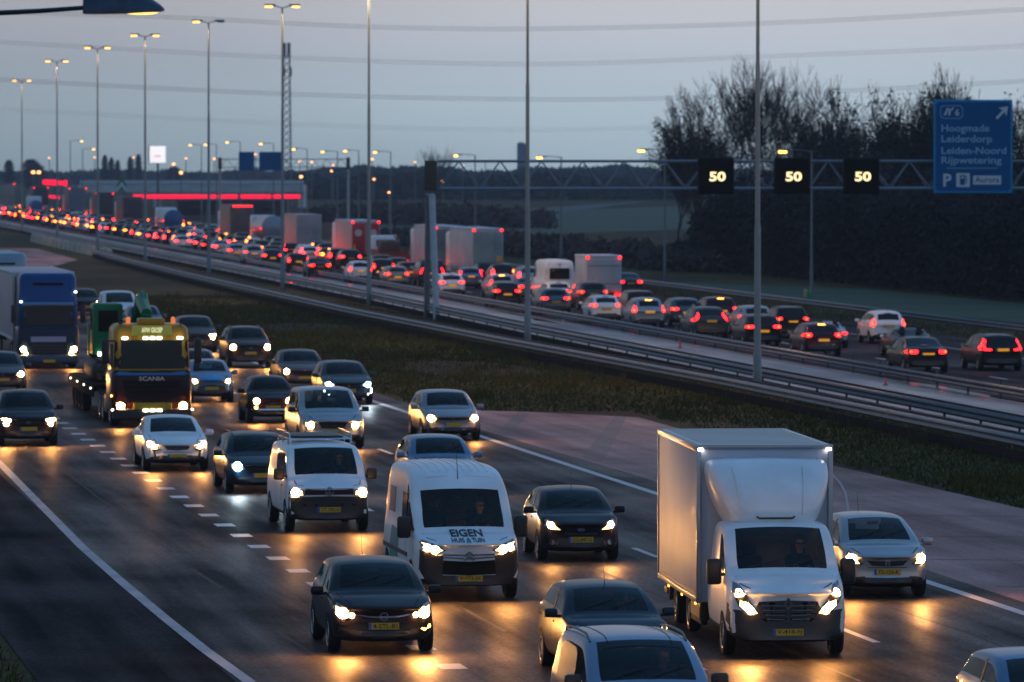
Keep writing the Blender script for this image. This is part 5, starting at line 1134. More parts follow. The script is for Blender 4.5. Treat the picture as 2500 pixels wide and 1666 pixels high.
def place(kind, px, py, col, label, cat='car', group=None, rear=False, dyaw=0, sc=1, spots=0, drv=None, swaps=None, yoff=None, world=None, xen=False):
    S = SPEC[kind]; r = used(kind, lambda: build_car(S)); hl = S['L'] / 2; r.name = S.get('name', 'van' if S.get('van') else 'car')
    d = (DR if rear else -DL).normalized(); yaw = math.atan2(d.y, d.x) + R_(dyaw)
    ref = (-hl + S.get('ro', .8)) if rear else (hl - S.get('fo', .86)); ref *= sc
    g = world if world is not None else G(px, py); c_, s_ = math.cos(yaw), math.sin(yaw)
    r.location = (g.x - ref * c_, g.y - ref * s_, .021); r.rotation_euler = (0, 0, yaw); r.scale = (sc, sc, sc)
    mp = {PD: col}
    if rear: mp.update({HL: LENS, HC: LENS, XL: LENS, XC: LENS, AMBER: LENS})
    else: mp.update({RED: REDOFF, REDHOT: REDOFF, REDCORE: REDOFF})
    mp.update(swaps or {}); swap(r, mp)
    tag(r, label, cat, group)
    bpy.context.view_layer.update()
    if spots:
        D = S['front']; cy, cz, _ = D['core'][0]
        for s in (1, -1):
            if D.get('one') and s < 0: continue
            ld = bpy.data.lights.new('headlight_beam', 'SPOT'); ld.energy = spots * 1.8; ld.color = (.62, .84, 1) if xen else (1, .47, .14); ld.spot_size = R_(74); ld.spot_blend = .85; ld.shadow_soft_size = .05
            lo = bpy.data.objects.new('headlight_beam', ld); COL.objects.link(lo); lo.parent = r; lo.location = (hl + .06, s * cy, cz); lo.rotation_euler = (R_(90 - 7), 0, R_(-90)); lo.scale = (1, 1, 1)
    if drv: driver(r, S, *drv)
    return r
# ------------------------------------------------------------------ paints
P_ = dict(charcoal=paint('charcoal', (.012, .010, .014), 0), black=paint('black', (.005, .005, .006), 0), white=paint('white', (.72, .73, .75), 0, .3), silver=paint('silver', (.34, .35, .38), .6), bluesilver=paint('bluesilver', (.14, .19, .28), .6),
          darkblue=paint('darkblue', (.008, .022, .040), 0), slate=paint('slate', (.025, .042, .055), .1), lightblue=paint('lightblue', (.10, .19, .32), .5), brown=paint('brown', (.035, .024, .018), 0), maroon=paint('maroon', (.022, .008, .010), 0),
          grey=paint('grey', (.055, .055, .062), .3), red=paint('red', (.22, .02, .03)), darkred=paint('darkred', (.06, .012, .02)), teal=paint('teal', (.09, .14, .17), .5), beige=paint('beige', (.26, .24, .20), .5), vanblue=paint('vanblue', (.20, .27, .38), .55), brightblue=paint('citycar_silver', (.17, .25, .36), .5),
          golf=paint('golfsilver', (.26, .26, .29), .6), vanwhite=paint('vanwhite', (.74, .76, .80), 0, .35), boxwhite=paint('boxwhite', (.42, .45, .50), .1, .3))
def mul(c, k): return tuple(a * k for a in c)
# ------------------------------------------------------------------ oncoming traffic, near to far
g0 = 'oncoming cars on the left carriageway'
W_near = Vector((1.91 * K, 73.1 * K, 0))
place('caddy', 0, 0, P_['vanblue'], 'silver-blue small van with roof rails cut off by the bottom edge', 'van', None, world=Vector((1.90, 78.5, 0)), spots=25, drv=('driver of the silver-blue van with roof rails, hands on the wheel', (.03, .03, .04)))
place('fiesta', 0, 0, P_['darkblue'], 'dark blue small car directly behind the silver-blue van, thin antenna on its roof', 'car', g0, world=Vector((1.67, 92.7, 0)), spots=0, swaps={PLATE: PLATE}, drv=('driver of the dark blue small car behind the silver-blue van', (.02, .06, .05)))
place('fiesta', 0, 0, P_['lightblue'], 'blue car roof with a whip antenna at the bottom right corner', 'car', g0, world=Vector((7.62, 79.3, 0)), spots=25)
place('hatch', 926, 1593, P_['charcoal'], 'dark hatchback with a flashing amber indicator, straddling the white blocks', 'car', g0, spots=45, dyaw=-1)
place('cit_van', 1130, 1463, P_['vanwhite'], 'white high-roof panel van with black lettering on its bonnet', 'van', None, spots=45, drv=('driver of the white panel van with bonnet lettering', (.02, .02, .03)))
place('jazz', 2150, 1458, P_['silver'], 'silver hatchback half hidden behind the big box truck', 'car', g0, spots=45, dyaw=-2, drv=('driver of the silver hatchback beside the box truck', (.04, .04, .05)))
place('fiesta', 1408, 1369, P_['charcoal'], 'dark small hatchback right of the white lettered van', 'car', g0, spots=40, dyaw=-2, drv=('driver of the dark small hatchback right of the lettered van', (.05, .04, .05)))
place('vw_van', 795, 1298, P_['vanwhite'], 'white passenger van with a roof rack and black lower bumper', 'van', None, spots=40, sc=1.0, drv=('driver of the white van with the roof rack', (.03, .03, .03)))
place('wagon', 634, 1205, P_['darkblue'], 'dark estate car with one bluish-white headlight visible, behind the roof-rack van', 'car', g0, spots=60, xen=True)
place('ampera', 427, 1150, P_['white'], 'white car with black boomerang inserts under its headlights', 'car', g0, spots=40)
place('bmw', 1083, 1209, P_['lightblue'], 'pale car peeking over the roof of the white lettered van', 'car', g0, spots=25, drv=('driver of the pale car behind the lettered van', (.03, .03, .03)))
place('voyager', 806, 1096, P_['silver'], 'large silver minivan behind the roof-rack van', 'minivan', None, spots=40)
place('golf', 1098, 1076, P_['golf'], 'silver hatchback in the lane nearest the median, alone', 'car', g0, spots=35, drv=('driver of the lone silver hatchback by the median', (.03, .03, .03)))
place('retro', 662, 1034, P_['maroon'], 'dark reddish retro-style small car with round headlights', 'car', g0, spots=35)
place('citycar', 513, 983, P_['brightblue'], 'small pale-blue car with a bright blue bonnet panel, right of the heavy-haulage truck', 'car', g0, spots=30)
place('led', 845, 988, P_['slate'], 'dark slate car with white hook-shaped running lights', 'car', g0, spots=50, xen=True)
place('sedan', 738, 951, P_['grey'], 'dark saloon left of the slate car with hook-shaped lights', 'car', g0, spots=35)
place('suv', 607, 899, P_['brown'], 'brown off-road car with two bright lamps above the retro-style car', 'car', g0, spots=35)
place('hatch_b', 480, 952, P_['teal'], 'dark hatchback hidden behind the small pale-blue car', 'car', g0, spots=0)
place('crossover', 480, 862, P_['grey'], 'grey car with bright lamps right of the yellow truck roof', 'car', g0, spots=30)
place('crossover', 66, 1089, P_['charcoal'], 'dark car with three small lights above each headlight, far left', 'car', g0, spots=40)
place('golf', 4, 960, P_['grey'], 'grey car cut by the left edge above the dark one', 'car', g0, spots=35, swaps={})
place('hatch_b', 207, 771, P_['black'], 'dark car between the blue truck and the green excavator', 'car', g0, spots=0)
place('voyager', 293, 795, P_['white'], 'white minivan behind the green excavator', 'minivan', None)
place('golf', 354, 822, P_['teal'], 'greenish-grey car directly behind the yellow-roofed truck', 'car', g0)

def wire_box(o): pass
# extras on particular vehicles -------------------------------------------------
def find(lbl): return [o for o in COL.objects if o.get('label', '').startswith(lbl)][0]
# lettering and roof ribs of the lettered van
v = find('white high-roof panel van'); S = SPEC['cit_van']; bv = S['_bvh']; INKB = mat('lettering', (.01, .02, .03), .5); TEAL = mat('teal_print', (.02, .22, .25), .5)
vs, fs = text2d('EIGEN', .16, .025, .62); k = .135 / .145
obj('lettering', project(bv, [(a, b + 1.285) for a, b in vs], fs, 'front', .016, skirt=False), INKB, v, 0)
for t_, cx, wd in (('HUIS', -.20, .245), ('TUIN', .19, .245)):
    vs, fs = text2d(t_, .10, .02, wd); obj('lettering', project(bv, [(a + cx, b + 1.165) for a, b in vs], fs, 'front', .016, skirt=False), INKB, v, 0)
vs, fs = fill([(-.04, 1.11), (-.04, 1.17), (0, 1.21), (.04, 1.17), (.04, 1.11), (0, 1.14)], .1); obj('house_mark', project(bv, vs, fs, 'front', .016), TEAL, v, 0)
for y in [-.62 + i * .155 for i in range(9)]:
    dcl(v, 'roof_rib', bv, [(-2.35, y - .022), (.75, y - .022), (.75, y + .022), (-2.35, y + .022)], 'top', .016, PD, .3)
swap(v, {PD: P_['vanwhite']})
for y in (-.42, .42):
    dcl(v, 'roof_pad', bv, [(.82, y - .20), (.98, y - .22), (.98, y + .22), (.82, y + .20)], 'top', .02, P_['vanwhite'])
za = bv.ray_cast(Vector((1.05, 0, 9)), Vector((0, 0, -1)))[0].z; obj('antenna', MB().tube([(1.06, 0, za - .02), (.86, 0, za + .50)], [.010, .005], 5), BLACK, v)
dcl(v, 'side_door_window', bv, [(.02, 1.40), (.72, 1.40), (.72, 1.98), (.02, 1.98)], 'right', .012, DGLASS)
dcl(v, 'side_print', bv, [(-1.5, .55), (-.3, .5), (-.1, 1.2), (-1.2, 1.25)], 'right', .010, TEAL); dcl(v, 'side_print', bv, [(-2.0, 1.5), (-1.1, 1.5), (-1.1, 2.0), (-2.0, 2.0)], 'right', .010, mat('print_grey', (.12, .12, .15), .5))
dcl(v, 'side_moulding', bv, [(-2.4, .78), (1.2, .78), (1.2, .86), (-2.4, .86)], 'right', .02, BLACK, .3)
# roof rack of the white passenger van
v = find('white passenger van'); S = SPEC['vw_van']; bv = S['_bvh']; zr = 1.95; rk = MB(); GALV = CHROME
for s in (-1, 1):
    for z in (.10, .24): rk.tube([(.55, s * .72, zr + z), (-1.9, s * .72, zr + z)], .012, 5)
    for i in range(12): rk.tube([(.55 - i * .22, s * .72, zr + .10), (.55 - i * .22, s * .72, zr + .24)], .009, 4)
    rk.tube([(.55, s * .72, zr + .24), (.80, s * .70, zr + .02)], .012, 5)
    for x in (.4, -.7, -1.8): rk.tube([(x, s * .72, zr - .06), (x, s * .72, zr + .10)], .018, 5)
for x in (.55, -.1, -.7, -1.3, -1.9): rk.tube([(x, -.72, zr + .10), (x, .72, zr + .10)], .014, 5)
obj('roof_rack', rk, GALV, v); obj('rack_board', MB().rbox((-.9, 0, zr + .13), (1.9, 1.2, .03), .008), BLACK, v)
# panels of the silver-blue van
v = find('silver-blue small van'); S = SPEC['caddy']; bv = S['_bvh']
dcl(v, 'side_panel', bv, [(-1.35, .98), (-.10, .98), (.06, 1.30), (.02, 1.52), (-.15, 1.60), (-1.05, 1.62), (-1.40, 1.50)], 'right', .012, mat('van_side_panel', (.035, .04, .075), .35, .1))
dcl(v, 'side_moulding', bv, [(-1.5, .60), (1.0, .60), (1.0, .68), (-1.5, .68)], 'right', .02, BLACK, .3)
dcl(v, 'roof_seam', bv, [(.62 - .008, -.55), (.62 + .008, -.55), (.62 + .008, .55), (.62 - .008, .55)], 'top', .004, MATTE, .2)
for y in (-.45, .45): dcl(v, 'roof_seam', bv, [(-1.7, y - .008), (.5, y - .008), (.5, y + .008), (-1.7, y + .008)], 'top', .004, MATTE, .2)

# ------------------------------------------------------------------ box truck
MF = Fd(hl=[(.48, .76), (.66, 1.00), (.80, 1.24), (.90, 1.30), (.94, 1.12), (.84, .88), (.62, .72)], glow=[(.52, .77), (.64, .92), (.82, 1.0), (.83, .90), (.66, .75)], core=[(.64, .82, .06), (.72, .90, .055), (.83, 1.12, .05)],
    mid=[('bumper', [(0, .99), (.50, .97), (.58, .80), (.92, .84), (1.0, .95), (1.02, .42), (.85, .30), (0, .28)], mat('bumper_grey', (.035, .036, .04), .5)), ('grille', [(0, .985), (.50, .965), (.47, .68), (.36, .60), (0, .58)], MATTE)] , emb='diamond', embz=.93, embr=.095, pz=.45, txt='V-418-FJ')
SPEC['box_cab'] = dict(name='box_truck', L=3.35, W=2.07, H=2.22, xc=.66, xr=1.55, xe=3.2, xb=3.28, front=MF, rear=Rver, nose=1.12, cowl=1.40, belt=1.32, deck=1.7, tw=.86, cw=.93, nw=.94, pc=.12, ge=8, van=1, mirm=BLACK, mz=.10, msize=(.16, .26, .44), rear_glass=False, wr=.35, gc=.30, fo=.95, seatz=1.0, seatd=1.1, rearw=.97, rbw=.9, ant=False, rf=.02, ro=-2.6, wagon_plate=False, seams=False)
def box_truck():
    S = SPEC['box_cab']; r = build_car(S); hl = S['L'] / 2; bv = S['_bvh']
    for z in (.90, .82, .74, .67):
        for s in (1, -1): dcl(r, 'grille_bar', bv, [(s * .06, z - .012), (s * (.46 - (.90 - z) * .4), z - .004), (s * (.46 - (.90 - z) * .4), z + .014), (s * .06, z + .008)][::s], 'front', .035, CHROME)
    xb = hl - 3.25; LB = 6.1; WB = 2.36; z0, z1 = .72, 3.47; c = Vector((xb - LB / 2, 0, (z0 + z1) / 2))
    bx = obj('cargo_box', MB().rbox(c, (LB, WB, z1 - z0), .03), mat('box_panel', (.42, .45, .52), .50, .05, spec=.25, noise=.16, nscale=.5), r)
    AL = mat('box_frame', (.30, .33, .38), .3, .7); fr = MB()
    for y in (-1, 1):
        for z in (z0 + .04, z1 - .05): fr.rbox((c.x, y * (WB / 2 - .01), z), (LB + .03, .07, .10), .015)
        for x in (xb, xb - LB): fr.rbox((x, y * (WB / 2 - .02), c.z), (.08, .09, z1 - z0 + .02), .015)
    for x in (xb, xb - LB):
        fr.rbox((x, 0, z1 - .03), (.07, WB - .1, .08), .015)
    obj('box_frame', fr, AL, bx)
    obj('roof_sheen_sheet', MB().box((c.x, 0, z1 + .004), (LB - .1, WB - .1, .006)), mat('roof_sheen_sheet', (.62, .62, .60), .35), bx, 0)  # paler than the sides: horizon light on the roof put into its colour
    sp_ = MB()
    for s in (-1, 1):
        sp_.box((c.x, s * (WB / 2 + .004), z0 + .13), (LB - .1, .012, .05))
    obj('side_seam', sp_, mat('panel_seam', (.16, .16, .17), .5), bx, 0)
    rb = MB()
    for i in range(14): rb.box((xb - .3 - i * .42, 0, z1 + .010), (.02, WB - .2, .012))
    obj('roof_seam', rb, AL, bx, 0)
    WL = mat('marker_white', (.8, .8, .8), .3, emit=(1, .93, .85), es=14, samp='NONE'); AM = mat('marker_amber', (.8, .4, .05), .3, emit=(1, .5, .05), es=5, samp='NONE')
    for s in (-1, 1):
        obj('marker_lamp', MB().rbox((xb + .03, s * (WB / 2 - .05), z1 - .07), (.05, .09, .05), .01), WL, bx)
        for x in (xb - .12, xb - 2.2, xb - 4.3): obj('marker_lamp', MB().rbox((x, s * (WB / 2 + .02), z0 - .02), (.07, .03, .045), .01), AM, bx)
    # wind deflector
    rows = [(2.13, .72, .10, 1.00), (2.22, .80, .16, 1.00), (2.45, .92, .10, .96), (2.75, 1.03, -.10, .92), (3.02, 1.07, -.36, .84), (3.18, 1.06, -.62, .78), (3.26, 1.0, -.85, .70)]
    V = []; n = 20; fx0 = hl - 1.95
    for z, hw, dx, k in rows:
        for i in range(n):
            a = -math.pi / 2 + math.pi * i / (n - 1); ca, sa = math.cos(a), math.sin(a); V.append(Vector((xb + .02 + (fx0 + dx - xb) * (abs(ca) ** .32), hw * (1 if sa > 0 else -1) * abs(sa) ** .62, z)))
    Fs = [(i * n + k, i * n + k + 1, (i + 1) * n + k + 1, (i + 1) * n + k) for i in range(len(rows) - 1) for k in range(n - 1)] + [tuple((len(rows) - 1) * n + k for k in range(n))]
    df = obj('wind_deflector', MB().add(V, Fs), P_['vanwhite'], r, 70)
    m = df.modifiers.new('s', 'SUBSURF'); m.levels = 1; m.render_levels = 1
    b2 = BVHTree.FromPolygons(V, Fs)
    obj('deflector_seam', project(b2, *fill(ribbon([(-.32, 2.31), (-.28, 2.28), (.30, 2.28), (.34, 2.31)], .025), .1), 'front', .02), MATTE, df)
    for y in (-.62, .55): obj('deflector_rib', project(b2, *fill(ribbon([(y * 1.05, 3.12), (y * .9, 2.35)], .03), .1), 'front', .03), P_['vanwhite'], df)
    ch = MB().rbox((c.x + .2, 0, .60), (LB - .3, 1.0, .22), .02).rbox((c.x + 1.3, -.95, .45), (1.7, .12, .40), .02).rbox((c.x + 1.3, .95, .45), (1.7, .12, .40), .02).rbox((xb - LB + .4, 0, .52), (.5, 2.2, .12), .02)
    for x in (xb - LB + 1.0, xb - .3): ch.rbox((x, -1.02, .55), (.05, .16, .34), .01).rbox((x, 1.02, .55), (.05, .16, .34), .01)
    obj('chassis', ch, BLACK, r)
    obj('reflector_plate', MB().box((c.x + 1.3, -1.015, .46), (1.3, .012, .20)).box((c.x + 1.3, 1.015, .46), (1.3, .012, .20)), mat('reflector_orange', (.55, .30, .10), .35), r, 0)
    for x in (xb - .35,): obj('mudguard', MB().rbox((xb - LB + 1.55, -.92, .76), (.95, .3, .06), .02).rbox((xb - LB + 1.55, .92, .76), (.95, .3, .06), .02), MATTE, r)
    add_wheels(r, (xb - LB + 1.55,), 1.05, .35, .38)
    return r
_bt = [box_truck]; used0 = used
def used(kind, builder): return _bt.pop()() if kind == 'box_cab' else used0(kind, builder)
t = place('box_cab', 1908, 1601, P_['vanwhite'], 'white box truck with a tall wind deflector, largest vehicle in the photo', 'truck', None, dyaw=-3.8, spots=60, drv=('driver of the white box truck behind its dark windscreen', (.02, .02, .02)))
t.name = 'box_truck'
obj('paper', MB().box((.95, .55, 1.37), (.20, .42, .01), M=Matrix.Rotation(.3, 3, 'Y')), mat('paper', (.55, .62, .66), .7), t, 0)

# ------------------------------------------------------------------ heavy trucks
def rbx(d, r, sub=1):
    return MB().rbox((0, 0, 0), d, r, 0, 4)
def cab(root, W, z0, z1, D, mlow, mtop, zsplit, r=.18):
    hw = W / 2
    low = MB().rbox((-D / 2, 0, (z0 + zsplit) / 2), (D, W, zsplit - z0), r, 0, 4); top = MB().rbox((-D / 2 - .02, 0, (zsplit - .25 + z1) / 2), (D - .06, W - .03, z1 - zsplit + .25), r * 1.3, 0, 4, fn=lambda c: (c.x - (.16 if c.x > 0 and c.z > 0 else 0), c.y * (.94 if c.z > 0 else 1), c.z))
    obj('cab_lower', low, mlow, root); obj('cab_upper', top, mtop, root)
    V = low.v + top.v; Fc = [tuple(f) for f in low.f] + [tuple(len(low.v) + q for q in f) for f in top.f]
    return BVHTree.FromPolygons(V, Fc)
# heavy haulage truck
YEL = paint('yellow', (.46, .23, .006), 0, .4); DRED = paint('truck_red', (.020, .004, .005), 0); SBLUE = paint('truck_blue', (.01, .13, .36)); LW = mat('work_lamp', (.9, .9, .9), .3, emit=(1, .95, .75), es=7, samp='NONE')
d = (-DL).normalized(); yaw = math.atan2(d.y, d.x); g = G(362, 1040)
sc_ = empty('haulage_truck', (g.x + d.x * 1.35, g.y + d.y * 1.35, .02), yaw); tag(sc_, 'heavy-haulage truck with a yellow roof and dark red front', 'truck')
bv = cab(sc_, 2.55, .40, 3.28, 2.4, DRED, YEL, 1.85)
obj('windscreen', project(bv, *fill([(-1.20, 1.86), (1.20, 1.86), (1.15, 2.77), (-1.15, 2.77)], .2), 'front', .012), DGLASS, sc_)
obj('stripe', project(bv, *fill([(-1.22, 1.66), (1.22, 1.66), (1.22, 1.79), (.6, 1.73), (-.6, 1.73), (-1.22, 1.79)], .2), 'front', .014), SBLUE, sc_)
obj('grille', project(bv, *fill([(-.85, .80), (.85, .80), (.95, 1.50), (-.95, 1.50)], .2), 'front', .012), mat('grille_red', (.008, .004, .005), .5, spec=.2), sc_)
for z in (1.35, 1.18, 1.0): obj('grille_slat', project(bv, *fill([(-.7, z - .015), (.7, z - .015), (.7, z + .015), (-.7, z + .015)], .3), 'front', .03), DRED, sc_)
vs, fs = text2d('SCANIA', .2, .02, .82); zs = .10 / .15; obj('name_lettering', project(bv, [(a, 1.55 + b * .9) for a, b in vs], fs, 'front', .03, skirt=False), mat('letter_silver', (.55, .52, .55), .3, .6), sc_, 0)
obj('bumper', MB().rbox((.02, 0, .42), (.35, 2.54, .34), .06), mat('bumper_dark', (.02, .02, .02), .5), sc_)
obj('yellow_board', MB().rbox((.215, 0, .68), (.04, 1.22, .22), .01), mat('board_yellow', (.50, .30, .01), .5), sc_)
for s in (-1, 1):
    h = obj('headlight', project(bv, *fill([(s * .82, .55), (s * 1.16, .55), (s * 1.18, .82), (s * .86, .80)][::s], .1), 'front', .012), HOUS, sc_); obj('bulb', project(bv, circ(s * 1.0, .67, .115, 14) , [tuple(range(14))], 'front', .03, skirt=False), HC, h)
    obj('wing_mirror', MB().rbox((-.05, s * 1.48, 2.42), (.18, .24, .80), .05).tube([(-.3, s * 1.2, 2.75), (-.05, s * 1.45, 2.75)], .03, 6), BLACK, sc_)
    obj('side_window', project(bv, *fill([(-1.35, 1.95), (-.25, 1.90), (-.35, 2.65), (-1.30, 2.65)], .2), 'left' if s > 0 else 'right', .012), DGLASS, sc_)
    obj('beacon', MB().lathe([(.07, 0), (.07, .16), (.04, .2), (.001, .21)], (-.45, s * .72, 3.30), 'z', 12), mat('beacon_orange', (.6, .16, .02), .2, emit=(1, .22, .03), es=.8, samp='NONE'), sc_)
    obj('air_horn', MB().lathe([(.02, -.3), (.03, 0), (.09, .2), (.001, .18)], (-.4, s * .98, 3.36), 'x', 12), BLACK, sc_)
    obj('side_lamp', MB().rbox((.15, s * 1.27, .56), (.05, .08, .06), .02), LW, sc_)
for y in (-.86, -.20, .02, .24, .90): obj('roof_lamp', MB().rbox((.02, y, 2.845), (.06, .20 if abs(y) > .5 else .17, .085), .03), LW, sc_)
for y in (-.22, 0, .22): obj('bumper_lamp', MB().rbox((.245, y, .545), (.03, .17, .075), .03), LW, sc_)
sb = obj('name_box', MB().rbox((-.02, 0, 3.08), (.16, 1.26, .33), .03), mat('name_box_lit', (.3, .3, .05), .5, emit=(.35, .33, .05), es=.25, samp='NONE'), sc_)
vs, fs = text2d('AVW GROEP', .2, .03, .95); zs = .17 / (max(v_[1] for v_ in vs) - min(v_[1] for v_ in vs)); obj('box_lettering', MB().add([(.075, a * .7, 3.10 + b * zs) for a, b in vs], fs), mat('letter_lit', (.9, .9, .4), .5, emit=(.9, .85, .45), es=.75, samp='NONE'), sb, 0)
obj('roof_hatch', MB().rbox((-.6, .02, 3.36), (.8, .85, .22), .06), YEL, sc_); obj('marker_amber', MB().rbox((-.1, -1.29, 1.0), (.08, .03, .06), .01), AMBER, sc_)
obj('chassis', MB().rbox((-3.6, 0, .75), (4.6, 1.2, .35), .03).rbox((-2.9, -1.0, .65), (1.2, .5, .6), .05).rbox((-2.9, 1.0, .65), (1.2, .5, .6), .05), BLACK, sc_)
add_wheels(sc_, (-1.35, -4.2, -5.5), 1.25, .50, .32)
# low loader + excavator
ll = empty('low_loader', (sc_.location.x - d.x * 4.6, sc_.location.y - d.y * 4.6, .02), yaw); tag(ll, 'dark low-loader trailer under the green excavator', 'trailer')
STL = mat('trailer_dark', (.010, .008, .008), .9, spec=.1)
obj('deck', MB().rbox((-7.5, 0, 1.0), (11, 2.7, .22), .03).rbox((-1.2, 0, 1.38), (2.6, 2.4, .2), .03), STL, ll); obj('side_beam', MB().rbox((-7.5, -1.36, .86), (11, .06, .3), .01).rbox((-7.5, 1.36, .86), (11, .06, .3), .01), STL, ll)
for x in (-2.5, -5.5, -8.5, -11.5):
    for s in (-1, 1): obj('marker_lamp', MB().rbox((x, s * 1.41, .98), (.06, .04, .06), .02), LW, ll)
add_wheels(ll, (-8.0, -9.4, -10.8, -12.2), 1.28, .42, .30, rim=False)
ex = empty('excavator', (sc_.location.x - d.x * 8.5, sc_.location.y - d.y * 8.5, 1.13), yaw); tag(ex, 'green excavator carried behind the yellow-roofed truck', 'excavator')
EG = paint('excavator_green', (.008, .15, .055), 0, .4); EG2 = mat('hose_green', (.01, .20, .10), .4)
obj('upper_body', MB().rbox((-2.6, .1, 1.45), (3.0, 2.3, 1.15), .15).rbox((-3.9, .1, 1.35), (.7, 2.4, 1.3), .2), EG, ex)
cb = obj('operator_cab', MB().rbox((-.9, -.70, 1.75), (1.5, 1.0, 1.75), .10), EG, ex); obj('cab_window', MB().box((-.14, -.70, 2.05), (.02, .66, .70)).box((-.9, -1.21, 2.1), (.9, .02, .7)), DGLASS, cb, 0)
for s in (-1, 1): obj('track', MB().rbox((-2.2, s * .95, .36), (3.9, .55, .72), .30, seg=5), mat('track_steel', (.02, .018, .018), .6), ex)
bm = MB()
for a_, b_, w1 in (((-1.6, .35, 1.6), (.6, .35, 2.75), .42), ((.6, .35, 2.75), (2.6, .35, 2.35), .38), ((2.6, .35, 2.35), (2.2, .35, 1.0), .30)): bm.tube([a_, b_], [w1 / 1.6, w1 / 2], 8)
obj('boom', bm, EG, ex); obj('hose', MB().tube([(-.9, .25, 2.3), (-.1, .25, 2.9), (.8, .28, 2.98), (1.5, .3, 2.5)], .05, 6).tube([(-.9, .38, 2.3), (-.1, .38, 2.95), (.8, .38, 3.05), (1.5, .38, 2.5)], .05, 6).tube([(-.9, .51, 2.3), (-.1, .5, 2.9), (.8, .48, 2.98), (1.5, .46, 2.5)], .05, 6), EG2, ex)
obj('bucket', MB().rbox((2.0, .35, .65), (.8, 1.1, .7), .15), mat('bucket_blue', (.01, .03, .16), .45), ex); obj('work_lamp', MB().rbox((-.05, -1.0, .95), (.05, .12, .14), .02), LW, ex)
# blue truck with white trailer
def lorry(label, g, lowm, topm, zt, name='lorry', trailer=True, trm=None, tl_label=None):
    r = empty(name, (g.x + d.x * 1.35, g.y + d.y * 1.35, .02), yaw); tag(r, label, 'truck')
    b = cab(r, 2.50, .35, zt, 2.3, lowm, topm, 1.80, .20)
    obj('windscreen', project(b, *fill([(-1.10, 1.74), (1.10, 1.74), (1.04, 2.56), (-1.04, 2.56)], .2), 'front', .012), DGLASS, r)
    obj('sun_visor', MB().rbox((.04, 0, 2.66), (.22, 2.05, .14), .05), mat('visor_blue', (.10, .22, .40), .3), r)
    obj('name_strip', project(b, *fill([(-.72, 1.10), (.72, 1.10), (.72, 1.32), (-.72, 1.32)], .2), 'front', .014), mat('strip_pale', (.36, .36, .48), .4), r)
    gm_ = obj('grille', project(b, *fill([(-.74, .42), (.74, .42), (.76, 1.06), (-.76, 1.06)], .2), 'front', .012), BLACK, r)
    for z in (.55, .68, .81, .94): obj('grille_slat', project(b, *fill([(-.7, z - .012), (.7, z - .012), (.7, z + .012), (-.7, z + .012)], .3), 'front', .03), mat('slat', (.05, .05, .06), .4), gm_)
    obj('roof_slot', project(b, *fill([(-.62, 3.42), (.62, 3.42), (.62, 3.52), (-.62, 3.52)], .3), 'front', .014), MATTE, r)
    for s in (-1, 1):
        h = obj('headlight', project(b, *fill([(s * .80, .55), (s * 1.12, .60), (s * 1.18, .95), (s * 1.0, .92)][::s], .1), 'front', .012), HOUS, r)
        obj('bulb', project(b, circ(s * 1.03, .80, .10, 12), [tuple(range(12))], 'front', .03, skirt=False), HC, h); obj('bulb', project(b, circ(s * .93, .64, .06, 12), [tuple(range(12))], 'front', .03, skirt=False), HC, h)
        obj('wing_mirror', MB().rbox((-.05, s * 1.42, 2.25), (.18, .22, .75), .05).tube([(-.3, s * 1.18, 2.6), (-.05, s * 1.4, 2.55)], .03, 6), BLACK, r)
        obj('side_window', project(b, *fill([(-1.35, 1.80), (-.25, 1.75), (-.35, 2.45), (-1.30, 2.45)], .2), 'left' if s > 0 else 'right', .012), DGLASS, r)
        obj('marker_lamp', MB().rbox((-.06, s * 1.12, 3.15 if s > 0 else 2.75), (.05, .10, .07), .02), LW, r)
        obj('side_fairing', MB().rbox((-2.6, s * 1.22, 2.3), (.9, .05, 2.9), .02), lowm, r)
    obj('bumper', MB().rbox((0, 0, .40), (.30, 2.48, .36), .08), mat('bumper_blue', (.03, .06, .10), .4), r); plate(r, .17, .32, None)
    obj('chassis', MB().rbox((-3.4, 0, .75), (3.4, 1.1, .3), .03).rbox((-3.0, -1.0, .6), (1.2, .45, .5), .05), BLACK, r)
    add_wheels(r, (-1.35, -4.9), 1.22, .50, .32)
    tr = empty('trailer', (r.location.x - d.x * 3.1, r.location.y - d.y * 3.1, .02), yaw); tag(tr, tl_label, 'trailer')
    bx = obj('cargo_box', MB().rbox((-6.7, 0, 2.5), (13.4, 2.55, 2.8), .04), trm, tr); fr = MB()
    for s in (-1, 1): fr.rbox((-6.7, s * 1.27, 3.87), (13.42, .07, .10), .02).rbox((-6.7, s * 1.27, 1.14), (13.42, .07, .10), .02).rbox((-.02, s * 1.25, 2.5), (.09, .09, 2.8), .02)
    fr.rbox((-.02, 0, 3.86), (.09, 2.5, .12), .02)
    obj('box_frame', fr, mat('frame_white', (.45, .50, .54), .4), bx); add_wheels(tr, (-9.2, -10.5, -11.8), 1.25, .48, .30); obj('chassis', MB().rbox((-6.9, 0, 1.0), (12.6, 1.1, .25), .03).rbox((-5, -1.2, .65), (5, .05, .5), .01), BLACK, tr)
    return r
BL1 = paint('lorry_blue', (.005, .018, .05), 0); BL2 = paint('lorry_top_blue', (.003, .060, .22), 0)
lorry('blue lorry cab with a bright blue roof deflector, two headlights on', G(113, 899), BL1, BL2, 3.92, trm=mat('trailer_white', (.42, .38, .42), .5, noise=.1, nscale=.5), tl_label='white trailer behind the blue lorry cab, at the left edge')
lorry('pale lorry cab mostly hidden behind the blue lorry, only its roof in view', G(4, 815), P_['lightblue'], paint('lorry_pale', (.17, .27, .36)), 4.0, trm=mat('trailer_pale', (.35, .38, .42), .5), tl_label='pale trailer of the hidden lorry at the far left edge')

